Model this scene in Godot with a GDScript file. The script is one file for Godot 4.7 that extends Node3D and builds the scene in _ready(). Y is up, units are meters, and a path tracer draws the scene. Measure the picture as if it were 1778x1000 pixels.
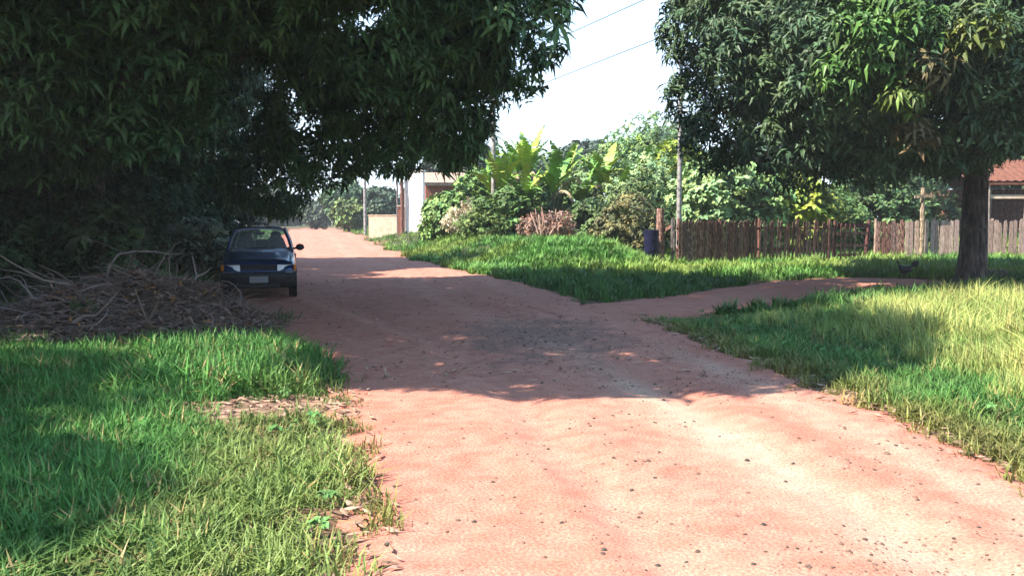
extends Node3D
# A red dirt road under big mango trees, a dark blue car on the verge, a paling fence and a garden of banana plants beyond.
# Camera at the origin of the ground plan, looking along -z; d below means distance along -z.

class Geo:
	var v := PackedVector3Array()
	var n := PackedVector3Array()
	var c := PackedColorArray()
	var ix := PackedInt32Array()
	var col := Color.WHITE

	func vert(p: Vector3, nn: Vector3) -> int:
		v.append(p)
		n.append(nn)
		c.append(col)
		return v.size() - 1

	func face(a: int, b: int, d: int) -> void:
		# front faces run clockwise
		var g := (v[d] - v[a]).cross(v[b] - v[a])
		if g.dot(n[a] + n[b] + n[d]) >= 0.0:
			ix.append(a)
			ix.append(b)
			ix.append(d)
		else:
			ix.append(a)
			ix.append(d)
			ix.append(b)

	func flat(a: Vector3, b: Vector3, d: Vector3) -> void:
		var g := (d - a).cross(b - a).normalized()
		var i := vert(a, g)
		vert(b, g)
		vert(d, g)
		ix.append(i)
		ix.append(i + 1)
		ix.append(i + 2)

	func quad(a: Vector3, b: Vector3, d: Vector3, e: Vector3, nn: Vector3) -> void:
		var i := vert(a, nn)
		vert(b, nn)
		vert(d, nn)
		vert(e, nn)
		face(i, i + 1, i + 2)
		face(i, i + 2, i + 3)

	# rows of points; closed rows point away from their middle, open sheets towards dirv
	func grid(rows: Array, closed: bool, dirv := Vector3.UP) -> void:
		var base := v.size()
		var nr := rows.size()
		var nc: int = rows[0].size()
		for i in nr:
			var r: PackedVector3Array = rows[i]
			var mid := Vector3.ZERO
			if closed:
				for p in r:
					mid += p
				mid /= nc
			var ra: PackedVector3Array = rows[maxi(i - 1, 0)]
			var rb: PackedVector3Array = rows[mini(i + 1, nr - 1)]
			for j in nc:
				var ja := (j - 1 + nc) % nc if closed else maxi(j - 1, 0)
				var jb := (j + 1) % nc if closed else mini(j + 1, nc - 1)
				var nn := (r[jb] - r[ja]).cross(rb[j] - ra[j])
				nn = nn.normalized() if nn.length_squared() > 1e-16 else dirv
				if nn.dot(r[j] - mid if closed else dirv) < 0.0:
					nn = -nn
				vert(r[j], nn)
		for i in nr - 1:
			for j in (nc if closed else nc - 1):
				var a := base + i * nc + j
				var b := base + i * nc + (j + 1) % nc
				face(a, b, b + nc)
				face(a, b + nc, a + nc)

	func cap(r: PackedVector3Array, nn: Vector3) -> void:
		var mid := Vector3.ZERO
		for p in r:
			mid += p
		mid /= r.size()
		var m := vert(mid, nn)
		for p in r:
			vert(p, nn)
		for j in r.size():
			face(m, m + 1 + j, m + 1 + (j + 1) % r.size())

	func tube(path: Array, radii: Array, sides := 7, caps := true) -> void:
		var rows := []
		var side := Vector3.ZERO
		for i in path.size():
			var t: Vector3 = path[mini(i + 1, path.size() - 1)] - path[maxi(i - 1, 0)]
			t = t.normalized()
			if side == Vector3.ZERO:
				side = t.cross(Vector3.RIGHT if absf(t.x) < 0.8 else Vector3.UP)
			side = (side - t * side.dot(t)).normalized()
			var up := t.cross(side)
			var r := PackedVector3Array()
			for k in sides:
				var a := TAU * k / sides
				var p: Vector3 = path[i]
				r.append(p + (side * cos(a) + up * sin(a)) * float(radii[i]))
			rows.append(r)
		grid(rows, true)
		if caps:
			var k: int = rows.size() - 1
			cap(rows[0], (path[0] - path[1]).normalized())
			cap(rows[k], (path[k] - path[k - 1]).normalized())

	func box(t: Transform3D, s: Vector3) -> void:
		var h := s * 0.5
		for ax in 3:
			for sg in [-1.0, 1.0]:
				var nn := Vector3.ZERO
				nn[ax] = sg
				var a := Vector3.ZERO
				var b := Vector3.ZERO
				a[(ax + 1) % 3] = h[(ax + 1) % 3]
				b[(ax + 2) % 3] = h[(ax + 2) % 3]
				var o: Vector3 = nn * h[ax]
				quad(t * (o - a - b), t * (o + a - b), t * (o + a + b), t * (o - a + b), (t.basis * nn).normalized())

	func ball(mid: Vector3, b: Basis, seg := 10, rings := 7, bump := 0.0, noise: FastNoiseLite = null) -> void:
		var rows := []
		for i in rings + 1:
			var ph := PI * (0.02 + 0.96 * i / rings)
			var r := PackedVector3Array()
			for j in seg:
				var q := Vector3(sin(ph) * cos(TAU * j / seg), cos(ph), sin(ph) * sin(TAU * j / seg))
				if noise:
					q *= 1.0 + bump * noise.get_noise_3dv(q * 40.0 + mid * 13.0)
				r.append(mid + b * q)
			rows.append(r)
		grid(rows, true)

	func mesh() -> ArrayMesh:
		var a := []
		a.resize(Mesh.ARRAY_MAX)
		a[Mesh.ARRAY_VERTEX] = v
		a[Mesh.ARRAY_NORMAL] = n
		a[Mesh.ARRAY_COLOR] = c
		a[Mesh.ARRAY_INDEX] = ix
		var m := ArrayMesh.new()
		m.add_surface_from_arrays(Mesh.PRIMITIVE_TRIANGLES, a)
		return m

var rng := RandomNumberGenerator.new()
var nz := FastNoiseLite.new()
var M := {}
var used := {}
var LEAF := {}

func rnd(a: float, b: float) -> float:
	return rng.randf_range(a, b)

func lin(r: float, g: float, b: float) -> Color:
	return Color(r, g, b).linear_to_srgb()

# ---------------------------------------------------------------- naming
func numbered(called: String) -> String:
	used[called] = int(used.get(called, -1)) + 1
	return called if used[called] == 0 else "%s_%03d" % [called, used[called]]

func tag(o: Node, label: String, category: String, group := "") -> void:
	o.set_meta("label", label)
	o.set_meta("category", category)
	if group != "":
		o.set_meta("group", group)

func thing(called: String, label: String, category: String, at: Vector3, turn := 0.0, group := "") -> Node3D:
	var o := Node3D.new()
	o.set_meta("kind", "thing")
	o.name = numbered(called)
	add_child(o)
	o.position = at
	o.rotation.y = turn
	tag(o, label, category, group)
	return o

func part(called: String, m: Mesh, mat: Material, parent: Node3D, t := Transform3D.IDENTITY) -> MeshInstance3D:
	var o := MeshInstance3D.new()
	o.name = called
	o.mesh = m
	o.material_override = mat
	o.transform = t
	parent.add_child(o, true)
	return o

func setting(called: String, m: Mesh, mat: Material, kind := "structure") -> MeshInstance3D:
	var o := part(numbered(called), m, mat, self)
	o.set_meta("kind", kind)
	return o

func scatter(called: String, m: Mesh, mat: Material, ts: Array, cs: Array, parent: Node3D) -> MultiMeshInstance3D:
	var mm := MultiMesh.new()
	mm.transform_format = MultiMesh.TRANSFORM_3D
	mm.use_colors = true
	mm.mesh = m
	mm.instance_count = ts.size()
	for i in ts.size():
		mm.set_instance_transform(i, ts[i])
		mm.set_instance_color(i, cs[i])
	var o := MultiMeshInstance3D.new()
	o.name = called
	o.multimesh = mm
	o.material_override = mat
	o.set_meta("kind", "stuff")
	parent.add_child(o, true)
	return o

# ---------------------------------------------------------------- materials
func grain(freq: float, lo: float, hi: float, size := 512, octaves := 5, stretch := 1.0) -> ImageTexture:
	var f := FastNoiseLite.new()
	f.seed = int(freq * 1000.0) + size
	f.frequency = freq
	f.fractal_octaves = octaves
	var src := f.get_seamless_image(size, size)
	src.convert(Image.FORMAT_RGB8)
	var im := Image.create(size, size, false, Image.FORMAT_RGB8)
	for y in size:
		for x in size:
			var g := src.get_pixel(x, int(y * stretch) % size).r
			g = lerpf(lo, hi, clampf((g - 0.2) / 0.6, 0.0, 1.0))
			im.set_pixel(x, y, Color(g, g, g))
	return ImageTexture.create_from_image(im)

func bumps(freq: float, strength: float, size := 512, octaves := 5) -> ImageTexture:
	var f := FastNoiseLite.new()
	f.seed = 77
	f.frequency = freq
	f.fractal_octaves = octaves
	var im := f.get_seamless_image(size, size)
	im.convert(Image.FORMAT_RGBA8)
	im.bump_map_to_normal_map(strength)
	return ImageTexture.create_from_image(im)

func mat(called: String, c: Color, rough: float, vertex := false) -> StandardMaterial3D:
	var m := StandardMaterial3D.new()
	m.resource_name = called
	m.albedo_color = c
	m.roughness = rough
	m.metallic_specular = 0.35
	m.vertex_color_use_as_albedo = vertex
	m.cull_mode = BaseMaterial3D.CULL_DISABLED
	M[called] = m
	return m

func textured(m: StandardMaterial3D, tex: Texture2D, scale: float, normal: Texture2D = null, amount := 1.0, world := true) -> void:
	m.uv1_triplanar = true
	m.uv1_world_triplanar = world
	m.uv1_scale = Vector3.ONE * scale
	m.albedo_texture = tex
	if normal:
		m.normal_enabled = true
		m.normal_texture = normal
		m.normal_scale = amount

func make_materials() -> void:
	var fine := grain(0.03, 0.55, 1.0)
	var coarse := grain(0.012, 0.6, 1.0, 512, 4)
	var nfine := bumps(0.04, 6.0)
	var bark := grain(0.02, 0.35, 1.0, 512, 5, 0.25)
	var softbark := grain(0.02, 0.7, 1.0, 512, 5, 0.25)
	# bare earth; its colour comes from the vertices
	textured(mat("soil", Color.WHITE, 0.97, true), grain(0.09, 0.78, 1.0, 1024), 0.37, bumps(0.11, 5.0, 1024), 0.5)
	textured(mat("earth", Color.WHITE, 0.98, true), fine, 0.4, nfine, 1.0)
	textured(mat("stone", Color.WHITE, 0.9, true), fine, 2.0)
	var g := mat("grass", Color.WHITE, 0.55, true)
	g.backlight = Color(0.55, 0.7, 0.25)
	g = mat("mango_leaf", Color.WHITE, 0.5, true)
	g.metallic_specular = 0.35
	g.backlight = Color(0.4, 0.55, 0.15)
	g = mat("soft_leaf", Color.WHITE, 0.55, true)
	g.backlight = Color(0.7, 0.92, 0.32)
	g = mat("dry_leaf", Color.WHITE, 0.85, true)
	g.backlight = Color(0.25, 0.2, 0.12)
	g = mat("banana_leaf", Color.WHITE, 0.45, true)
	g.backlight = Color(0.6, 0.85, 0.25)
	textured(mat("bark", lin(0.16, 0.12, 0.105), 0.95), bark, 0.7, bumps(0.03, 10.0), 1.0)
	textured(mat("pale_bark", lin(0.26, 0.22, 0.17), 0.95), bark, 0.9)
	mat("twig", Color.WHITE, 0.9, true)
	textured(mat("banana_stem", lin(0.24, 0.26, 0.12), 0.7), bark, 0.6)
	for k in 5:
		var cc: Color = [lin(0.35, 0.165, 0.13), lin(0.41, 0.205, 0.165), lin(0.28, 0.135, 0.11), lin(0.45, 0.265, 0.21), lin(0.36, 0.22, 0.19)][k]
		textured(mat("paling%d" % k, cc, 0.9), bark, 1.1 + 0.2 * k)
		var cp: Color = [lin(0.46, 0.325, 0.265), lin(0.52, 0.38, 0.31), lin(0.40, 0.28, 0.225), lin(0.55, 0.42, 0.345), lin(0.47, 0.34, 0.30)][k]
		textured(mat("pale_board%d" % k, cp, 0.9), softbark, 1.0 + 0.2 * k)
	textured(mat("grey_post", lin(0.33, 0.29, 0.28), 0.9), bark, 1.2)
	textured(mat("tan_post", lin(0.52, 0.40, 0.27), 0.9), bark, 1.2)
	textured(mat("red_board", lin(0.22, 0.085, 0.08), 0.85), bark, 1.2)
	textured(mat("concrete", lin(0.42, 0.40, 0.38), 0.9), coarse, 0.8)
	var faint := grain(0.012, 0.86, 1.0, 512, 4)
	textured(mat("white_plaster", lin(0.84, 0.80, 0.75), 0.9), faint, 0.35)
	textured(mat("cream_plaster", lin(0.56, 0.43, 0.31), 0.92), faint, 0.35)
	textured(mat("brick_wall", lin(0.42, 0.17, 0.11), 0.92), fine, 1.3)
	textured(mat("pale_roof", lin(0.48, 0.33, 0.25), 0.85), coarse, 0.7)
	textured(mat("rust_roof", lin(0.21, 0.08, 0.047), 0.85), coarse, 0.8)
	mat("window_glass", lin(0.10, 0.115, 0.12), 0.08)
	mat("wire", lin(0.05, 0.05, 0.055), 0.6)
	mat("porcelain", lin(0.35, 0.22, 0.16), 0.3)
	textured(mat("drum_blue", lin(0.011, 0.013, 0.05), 0.5), coarse, 1.4)
	textured(mat("black_plastic", lin(0.022, 0.022, 0.024), 0.6), coarse, 1.7)
	var p := mat("car_paint", lin(0.005, 0.03, 0.10), 0.3)
	p.metallic = 0.25
	p.clearcoat_enabled = true
	p.clearcoat = 0.8
	p.clearcoat_roughness = 0.08
	var gl := mat("car_glass", Color(0.75, 0.85, 0.88, 0.16), 0.03)
	gl.transparency = BaseMaterial3D.TRANSPARENCY_ALPHA
	gl.metallic_specular = 0.6
	p = mat("lamp_glass", lin(0.62, 0.64, 0.66), 0.12)
	p.clearcoat_enabled = true
	mat("amber", lin(0.5, 0.16, 0.02), 0.2)
	mat("tyre", lin(0.02, 0.02, 0.02), 0.85)
	p = mat("rim", lin(0.4, 0.4, 0.42), 0.35)
	p.metallic = 0.7
	mat("upholstery", lin(0.06, 0.055, 0.06), 0.95)
	mat("plate", lin(0.16, 0.165, 0.17), 0.6)
	p = mat("mirror_glass", lin(0.7, 0.7, 0.7), 0.05)
	p.metallic = 1.0
	var hf := mat("feather", lin(0.012, 0.012, 0.014), 0.5)
	hf.metallic_specular = 0.5
	mat("comb", lin(0.3, 0.02, 0.02), 0.6)
	mat("hen_leg", lin(0.12, 0.09, 0.05), 0.7)

# ---------------------------------------------------------------- ground plan
const LEFT := [[-8.0, 1.6], [0.0, 0.1], [3.75, -0.62], [5.2, -1.0], [7.4, -1.5], [9.2, -1.95], [10.6, -2.5], [13.5, -4.3], [17.5, -6.7], [25.0, -8.4], [36.0, -11.0], [95.0, -25.2], [220.0, -56.0]]
const RIGHT := [[-8.0, 5.6], [0.0, 4.2], [5.2, 3.25], [7.7, 3.06], [10.5, 2.75], [13.5, 2.35], [15.5, 1.95], [17.5, 1.35], [25.0, -0.3], [36.5, -4.1], [95.0, -18.2], [220.0, -48.0]]
const TRACK := [[0.6, 15.0, 1.2], [2.4, 15.6, 1.45], [4.2, 17.0, 1.5], [6.0, 19.1, 1.6], [8.0, 21.3, 1.85], [10.0, 22.4, 1.85], [11.4, 22.7, 1.4]]

func along(a: Array, d: float) -> float:
	for i in a.size() - 1:
		if d < a[i + 1][0] or i == a.size() - 2:
			return lerpf(a[i][1], a[i + 1][1], (d - a[i][0]) / (a[i + 1][0] - a[i][0]))
	return 0.0

func xl(d: float) -> float:
	return along(LEFT, d) + 0.22 * nz.get_noise_2d(d * 110.0, 7.0) + 0.3 * nz.get_noise_2d(d * 14.0, 91.0)

func xr(d: float) -> float:
	return along(RIGHT, d) + 0.22 * nz.get_noise_2d(d * 110.0, 313.0) + (0.3 + 0.9 * smoothstep(18.0, 36.0, d)) * nz.get_noise_2d(d * 14.0, 551.0)

func track_in(x: float, d: float) -> float:
	var best := -99.0
	for i in TRACK.size() - 1:
		var a := Vector2(TRACK[i][0], TRACK[i][1])
		var b := Vector2(TRACK[i + 1][0], TRACK[i + 1][1])
		var t := clampf((Vector2(x, d) - a).dot(b - a) / (b - a).length_squared(), 0.0, 1.0)
		best = maxf(best, lerpf(TRACK[i][2], TRACK[i + 1][2], t) - Vector2(x, d).distance_to(a.lerp(b, t)))
	return best + 0.14 * nz.get_noise_2d(x * 40.0, d * 40.0)

# metres inside the bare earth (negative on the grass)
func bare(x: float, d: float) -> float:
	return maxf(minf(x - xl(d), xr(d) - x), track_in(x, d))

func H(x: float, z: float) -> float:
	var d := -z
	var out_r := x - along(RIGHT, d)
	var out_l := along(LEFT, d) - x
	var h := 0.035 * nz.get_noise_2d(x * 9.0, z * 9.0)
	h += 0.8 * smoothstep(0.2, 3.2, out_r) * smoothstep(24.0, 31.0, d) * (1.0 - smoothstep(3.2, 5.4, x) * (1.0 - smoothstep(37.0, 46.0, d)))
	h += 0.22 * smoothstep(0.4, 4.0, out_l) * smoothstep(8.0, 14.0, d)
	h += 0.12 * smoothstep(0.3, 4.5, out_r) * (1.0 - smoothstep(13.0, 19.0, d)) * smoothstep(2.0, 7.0, d)
	h += 0.5 * smoothstep(45.0, 90.0, d)
	return h

func steps(cuts: Array) -> PackedFloat32Array:
	var a := PackedFloat32Array()
	for i in cuts.size() - 1:
		var lo: float = cuts[i][0]
		var hi: float = cuts[i + 1][0]
		var k := maxi(1, roundi((hi - lo) / float(cuts[i][1])))
		for j in k:
			a.append(lerpf(lo, hi, float(j) / k))
	a.append(cuts[cuts.size() - 1][0])
	return a

func build_ground() -> void:
	var xs := steps([[-900.0, 150.0], [-150.0, 12.0], [-30.0, 1.2], [-9.0, 0.2], [12.0, 0.7], [33.0, 10.0], [150.0, 150.0], [900.0, 1.0]])
	var ds := steps([[-60.0, 8.0], [-6.0, 0.6], [2.5, 0.2], [19.0, 0.4], [45.0, 1.5], [110.0, 8.0], [240.0, 120.0], [1400.0, 1.0]])
	var g := Geo.new()
	var nx := xs.size()
	for d in ds:
		for x in xs:
			var inside := bare(x, d)
			var y := H(x, -d) - 0.07 * smoothstep(0.0, 0.3, inside)
			var e := 0.15
			var nn := Vector3(H(x - e, -d) - H(x + e, -d), 2.0 * e, H(x, -d - e) - H(x, -d + e)).normalized()
			var m := 0.5 + 0.5 * nz.get_noise_2d(x * 22.0, d * 22.0)
			var green := Color(0.045, 0.062, 0.018).lerp(Color(0.075, 0.075, 0.03), m)
			var soil := Color(0.34, 0.19, 0.115).lerp(Color(0.26, 0.13, 0.08), m)
			g.col = soil.lerp(green, smoothstep(0.15, -0.45, inside + 0.5 * nz.get_noise_2d(x * 70.0, d * 70.0)))
			# the bare patch of leaf litter on the verge
			var q := Vector2((x + 2.15) / 0.75, (d - 7.1) / 0.62).length()
			g.col = g.col.lerp(Color(0.33, 0.20, 0.15), 1.0 - smoothstep(0.6, 1.1, q + 0.4 * nz.get_noise_2d(x * 90.0, d * 90.0)))
			g.vert(Vector3(x, y, -d), nn)
	for i in ds.size() - 1:
		for j in nx - 1:
			var a := i * nx + j
			g.face(a, a + 1, a + 1 + nx)
			g.face(a, a + 1 + nx, a + nx)
	setting("ground", g.mesh(), M.earth)

func earth_height(x: float, d: float, inside: float) -> float:
	var h := H(x, -d) - 0.02 + 0.035 * smoothstep(0.0, 0.3, inside)
	h += 0.010 * nz.get_noise_2d(x * 110.0 + d * 25.0, d * 20.0) + 0.008 * nz.get_noise_2d(x * 260.0, d * 200.0) + 0.006 * nz.get_noise_2d(x * 600.0, d * 600.0)
	# shallow wheel ruts
	var w := along(RIGHT, d) - along(LEFT, d)
	var s := (x - along(LEFT, d)) / maxf(w, 1.0)
	var near := 1.0 - smoothstep(14.0, 22.0, d)
	s += 0.02 * nz.get_noise_2d(d * 22.0, 77.0)
	h -= 0.045 * near * (exp(-pow((s - 0.34) / 0.05, 2.0)) + exp(-pow((s - 0.66) / 0.05, 2.0)))
	h += 0.018 * near * (exp(-pow((s - 0.27) / 0.03, 2.0)) + exp(-pow((s - 0.74) / 0.03, 2.0)))
	return h

func earth_colour(x: float, d: float) -> Color:
	var w := along(RIGHT, d) - along(LEFT, d)
	var s := (x - along(LEFT, d)) / maxf(w, 1.0)
	var u := s * minf(w, 6.0)
	var m := nz.get_noise_2d(x * 26.0, d * 17.0)
	var long := nz.get_noise_2d(u * 75.0, d * 11.0)      # streaks drawn out along the road
	var f := nz.get_noise_2d(x * 120.0, d * 120.0)
	var f2 := nz.get_noise_2d(x * 420.0 + 50.0, d * 420.0)
	# red earth with dusty patches
	var dusty := clampf(0.55 + 0.6 * m + 0.45 * f + 0.9 * f2, 0.0, 1.0)
	var c := Color(0.45, 0.165, 0.115).lerp(Color(0.48, 0.215, 0.155), dusty)
	c = c.lerp(Color(0.43, 0.16, 0.105), clampf(long * 1.4 - 0.1, 0.0, 0.3))
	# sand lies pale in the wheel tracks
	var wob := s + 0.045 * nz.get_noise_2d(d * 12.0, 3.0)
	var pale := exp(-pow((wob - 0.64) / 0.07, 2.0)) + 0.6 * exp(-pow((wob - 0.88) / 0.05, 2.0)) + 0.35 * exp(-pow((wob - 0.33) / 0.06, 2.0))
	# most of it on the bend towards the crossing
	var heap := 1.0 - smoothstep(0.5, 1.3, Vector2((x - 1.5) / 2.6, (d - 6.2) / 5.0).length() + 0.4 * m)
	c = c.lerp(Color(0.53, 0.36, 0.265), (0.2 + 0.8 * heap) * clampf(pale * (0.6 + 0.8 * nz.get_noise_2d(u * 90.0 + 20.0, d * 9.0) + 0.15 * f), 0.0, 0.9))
	# grey gravelly patch
	var q := Vector2((x - 0.35) / 1.3, (d - 11.9) / 2.6).length() + 0.6 * f + 0.4 * f2
	c = c.lerp(Color(0.21, 0.14, 0.12), 0.65 * (1.0 - smoothstep(0.4, 1.1, q)))
	var k := 1.0 + 0.05 * f + 0.16 * f2
	return Color(c.r * k, c.g * k, c.b * k)

func build_road() -> void:
	var ds := steps([[-7.0, 0.4], [2.8, 0.06], [9.0, 0.09], [16.0, 0.18], [30.0, 0.5], [60.0, 2.0], [210.0, 1.0]])
	var g := Geo.new()
	var nc := 72
	for d in ds:
		var a := xl(d)
		var b := xr(d)
		for j in nc + 1:
			var x := lerpf(a, b, float(j) / nc)
			var y := earth_height(x, d, minf(x - a, b - x))
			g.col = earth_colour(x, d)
			g.vert(Vector3(x, y, -d), Vector3.UP)
	for i in ds.size() - 1:
		for j in nc:
			var p := i * (nc + 1) + j
			g.face(p, p + 1, p + nc + 2)
			g.face(p, p + nc + 2, p + nc + 1)
	smooth(g)
	setting("dirt_road", g.mesh(), M.soil)
	# the footpath that leaves it towards the big tree
	g = Geo.new()
	var rows := 150
	var cols := 26
	for i in rows + 1:
		var t := float(i) / rows * (TRACK.size() - 1)
		var k := mini(int(t), TRACK.size() - 2)
		var p := spline(t)
		var q := spline(t + 0.02)
		var side := (q - p).normalized().orthogonal()
		var w := lerpf(TRACK[k][2], TRACK[k + 1][2], t - k) + 0.25
		for j in cols + 1:
			var s := (float(j) / cols - 0.5) * 2.0
			var o := p + side * s * w
			var inside := minf(track_in(o.x, o.y), 0.6)
			var y := earth_height(o.x, o.y, inside) + 0.006 - (0.03 if inside < 0.0 else 0.0)
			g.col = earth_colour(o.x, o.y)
			g.vert(Vector3(o.x, y, -o.y), Vector3.UP)
	for i in rows:
		for j in cols:
			var p := i * (cols + 1) + j
			g.face(p, p + 1, p + cols + 2)
			g.face(p, p + cols + 2, p + cols + 1)
	smooth(g)
	setting("path", g.mesh(), M.soil)

func spline(t: float) -> Vector2:
	var k := clampi(int(t), 0, TRACK.size() - 2)
	var f := t - k
	var pt := func(i: int) -> Vector2:
		var a: Array = TRACK[clampi(i, 0, TRACK.size() - 1)]
		return Vector2(a[0], a[1])
	var a: Vector2 = pt.call(k)
	return a.cubic_interpolate(pt.call(k + 1), pt.call(k - 1), pt.call(k + 2), f)

func smooth(g: Geo) -> void:
	var acc := PackedVector3Array()
	acc.resize(g.v.size())
	for i in range(0, g.ix.size(), 3):
		var a := g.ix[i]
		var b := g.ix[i + 1]
		var c := g.ix[i + 2]
		var f := (g.v[c] - g.v[a]).cross(g.v[b] - g.v[a])
		acc[a] += f
		acc[b] += f
		acc[c] += f
	for i in acc.size():
		g.n[i] = acc[i].normalized()

# ---------------------------------------------------------------- leaves, grass
# a rosette of long leaves at the end of a twig
func rosette(count: int, length: float, width: float, droop: float, spread: float, sd: int, fold := 0.25) -> ArrayMesh:
	rng.seed = sd
	var g := Geo.new()
	for i in count:
		var a := TAU * (i + rnd(-0.35, 0.35)) / count * 2.0
		var el := rnd(0.9 - spread, 0.9)
		var dir := Vector3(cos(a) * cos(el), sin(el), sin(a) * cos(el))
		var l := length * rnd(0.7, 1.15)
		var w := width * rnd(0.8, 1.15) * 0.5
		var side := dir.cross(Vector3.UP).normalized().rotated(dir, rnd(-0.5, 0.5))
		var base := Vector3(rnd(-0.03, 0.03), rnd(-0.06, 0.06), rnd(-0.03, 0.03)) * (length / 0.2)
		var mid := base + dir * l * 0.5 + Vector3.DOWN * l * droop * 0.22
		var tip := base + dir * l * 0.92 + Vector3.DOWN * l * droop * rnd(0.7, 1.1)
		var up := side.cross(tip - base).normalized()
		var k := rnd(0.72, 1.2)
		g.col = Color(k, k, k)
		var lo := mid - side * w + up * w * fold
		var ro := mid + side * w + up * w * fold
		g.flat(base, lo, mid)
		g.flat(base, mid, ro)
		g.flat(lo, tip, mid)
		g.flat(mid, tip, ro)
	return g.mesh()

func tuft(count: int, h: float, w: float, lean: float, sd: int) -> ArrayMesh:
	rng.seed = sd
	var g := Geo.new()
	for i in count:
		var a := rnd(0.0, TAU)
		var r := sqrt(rng.randf()) * 0.07
		var base := Vector3(cos(a) * r, -0.02, sin(a) * r)
		var b := rnd(0.0, TAU)
		var out := Vector3(cos(b), 0.0, sin(b))
		var side := out.cross(Vector3.UP).rotated(Vector3.UP, rnd(-0.6, 0.6)) * w * rnd(0.6, 1.2) * 0.5
		var l := h * rnd(0.45, 1.15)
		var ln := lean * rnd(0.2, 1.3)
		var p1 := base + Vector3.UP * l * 0.5 + out * l * ln * 0.25
		var p2 := base + Vector3.UP * l * (1.0 - 0.35 * ln) + out * l * ln * 0.85
		var k := rnd(0.75, 1.25)
		g.col = Color(k, k, k * 0.9)
		g.flat(base - side, p1 - side * 0.9, p1 + side * 0.9)
		g.flat(base - side, p1 + side * 0.9, base + side)
		g.flat(p1 - side * 0.9, p2, p1 + side * 0.9)
	return g.mesh()

func make_leaves() -> void:
	LEAF.mango = [rosette(13, 0.27, 0.066, 0.75, 0.9, 11), rosette(11, 0.30, 0.07, 0.95, 0.8, 12), rosette(14, 0.24, 0.06, 0.6, 1.1, 13), rosette(9, 0.32, 0.075, 0.45, 1.2, 14), rosette(12, 0.22, 0.065, 1.1, 0.7, 15)]
	LEAF.broad = [rosette(11, 0.2, 0.1, 0.35, 1.2, 21), rosette(9, 0.24, 0.12, 0.3, 1.3, 22)]
	LEAF.small = [rosette(16, 0.12, 0.05, 0.2, 1.5, 31), rosette(14, 0.15, 0.05, 0.3, 1.4, 32)]
	LEAF.dry = [rosette(9, 0.16, 0.05, 0.5, 1.6, 41, 0.6)]
	rng.seed = 5

# lobes: [centre, radii, tint (or null), density factor]
func foliage(parent: Node3D, called: String, kind: String, m: Material, lobes: Array, per_m2: float, size: float, base: Color, vary: float, sd: int, hollow := 0.3) -> void:
	rng.seed = sd
	var meshes: Array = LEAF[kind]
	var ts := []
	var cs := []
	for k in meshes.size():
		ts.append([])
		cs.append([])
	for li in lobes.size():
		var L: Array = lobes[li]
		var cen: Vector3 = L[0]
		var rad: Vector3 = L[1]
		var p := 1.6
		var ab := pow(rad.x * rad.y, p) + pow(rad.x * rad.z, p) + pow(rad.y * rad.z, p)
		var count := int(4.0 * PI * pow(ab / 3.0, 1.0 / p) * per_m2 * (L[3] if L.size() > 3 else 1.0))
		var tint: Color = L[2] if L.size() > 2 and L[2] != null else base
		for i in count:
			var y := rnd(-1.0, 1.0)
			var a := rnd(0.0, TAU)
			var q := Vector3(sqrt(1.0 - y * y) * cos(a), y, sqrt(1.0 - y * y) * sin(a))
			var rr := 1.0 - hollow * pow(rng.randf(), 1.6)
			var lump := 1.0 + 0.28 * nz.get_noise_3dv(q * rad * 22.0 + cen * 31.0) + 0.16 * nz.get_noise_3dv(q * rad * 70.0 + cen * 17.0)
			var pos := cen + q * rad * rr * lump
			var skip := false
			for lj in lobes.size():
				if lj != li:
					var o: Array = lobes[lj]
					var e: Vector3 = (pos - o[0]) / o[1]
					if e.length_squared() < 0.36:
						skip = true
						break
			if skip:
				continue
			var b := Basis(Vector3.UP, rnd(0.0, TAU)).rotated(Vector3(q.z, 0.0, -q.x).normalized() if absf(q.y) < 0.98 else Vector3.RIGHT, rnd(0.0, 0.9)).rotated(Vector3.RIGHT, rnd(-0.5, 0.5))
			var s := size * rnd(0.6, 1.35)
			var k := rng.randi() % meshes.size()
			ts[k].append(Transform3D(b.scaled(Vector3.ONE * s), pos - parent.position))
			var v := 1.0 + vary * (rnd(-1.0, 1.0) + 1.2 * nz.get_noise_3dv(pos * 25.0))
			var warm := rnd(-1.0, 1.0) * vary * 0.35
			var tn := base.lerp(tint, 0.0 if rng.randf() < 0.15 else rnd(0.6, 1.0))
			cs[k].append(Color(maxf(0.004, tn.r * v * (1.0 + warm)), maxf(0.006, tn.g * v), maxf(0.003, tn.b * v * (1.0 - warm))))
	for k in meshes.size():
		if ts[k].size():
			scatter(called, meshes[k], m, ts[k], cs[k], parent)

# lumps spread over a big ellipsoid
func lumps(cen: Vector3, rad: Vector3, count: int, lo: float, hi: float, sd: int, floor_y := 1.0) -> Array:
	rng.seed = sd
	var out := []
	for i in count:
		var y := 1.0 - 2.0 * (i + 0.5) / count
		var a := 2.39996 * i + rnd(-0.3, 0.3)
		var q := Vector3(sqrt(1.0 - y * y) * cos(a), y, sqrt(1.0 - y * y) * sin(a))
		var r := rnd(lo, hi)
		var at := cen + q * (rad - Vector3.ONE * r * 0.8) * rnd(0.9, 1.05)
		at.y = maxf(at.y, floor_y + r * 0.8)
		out.append([at, Vector3(r, r * rnd(0.75, 1.0), r)])
	return out

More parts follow.
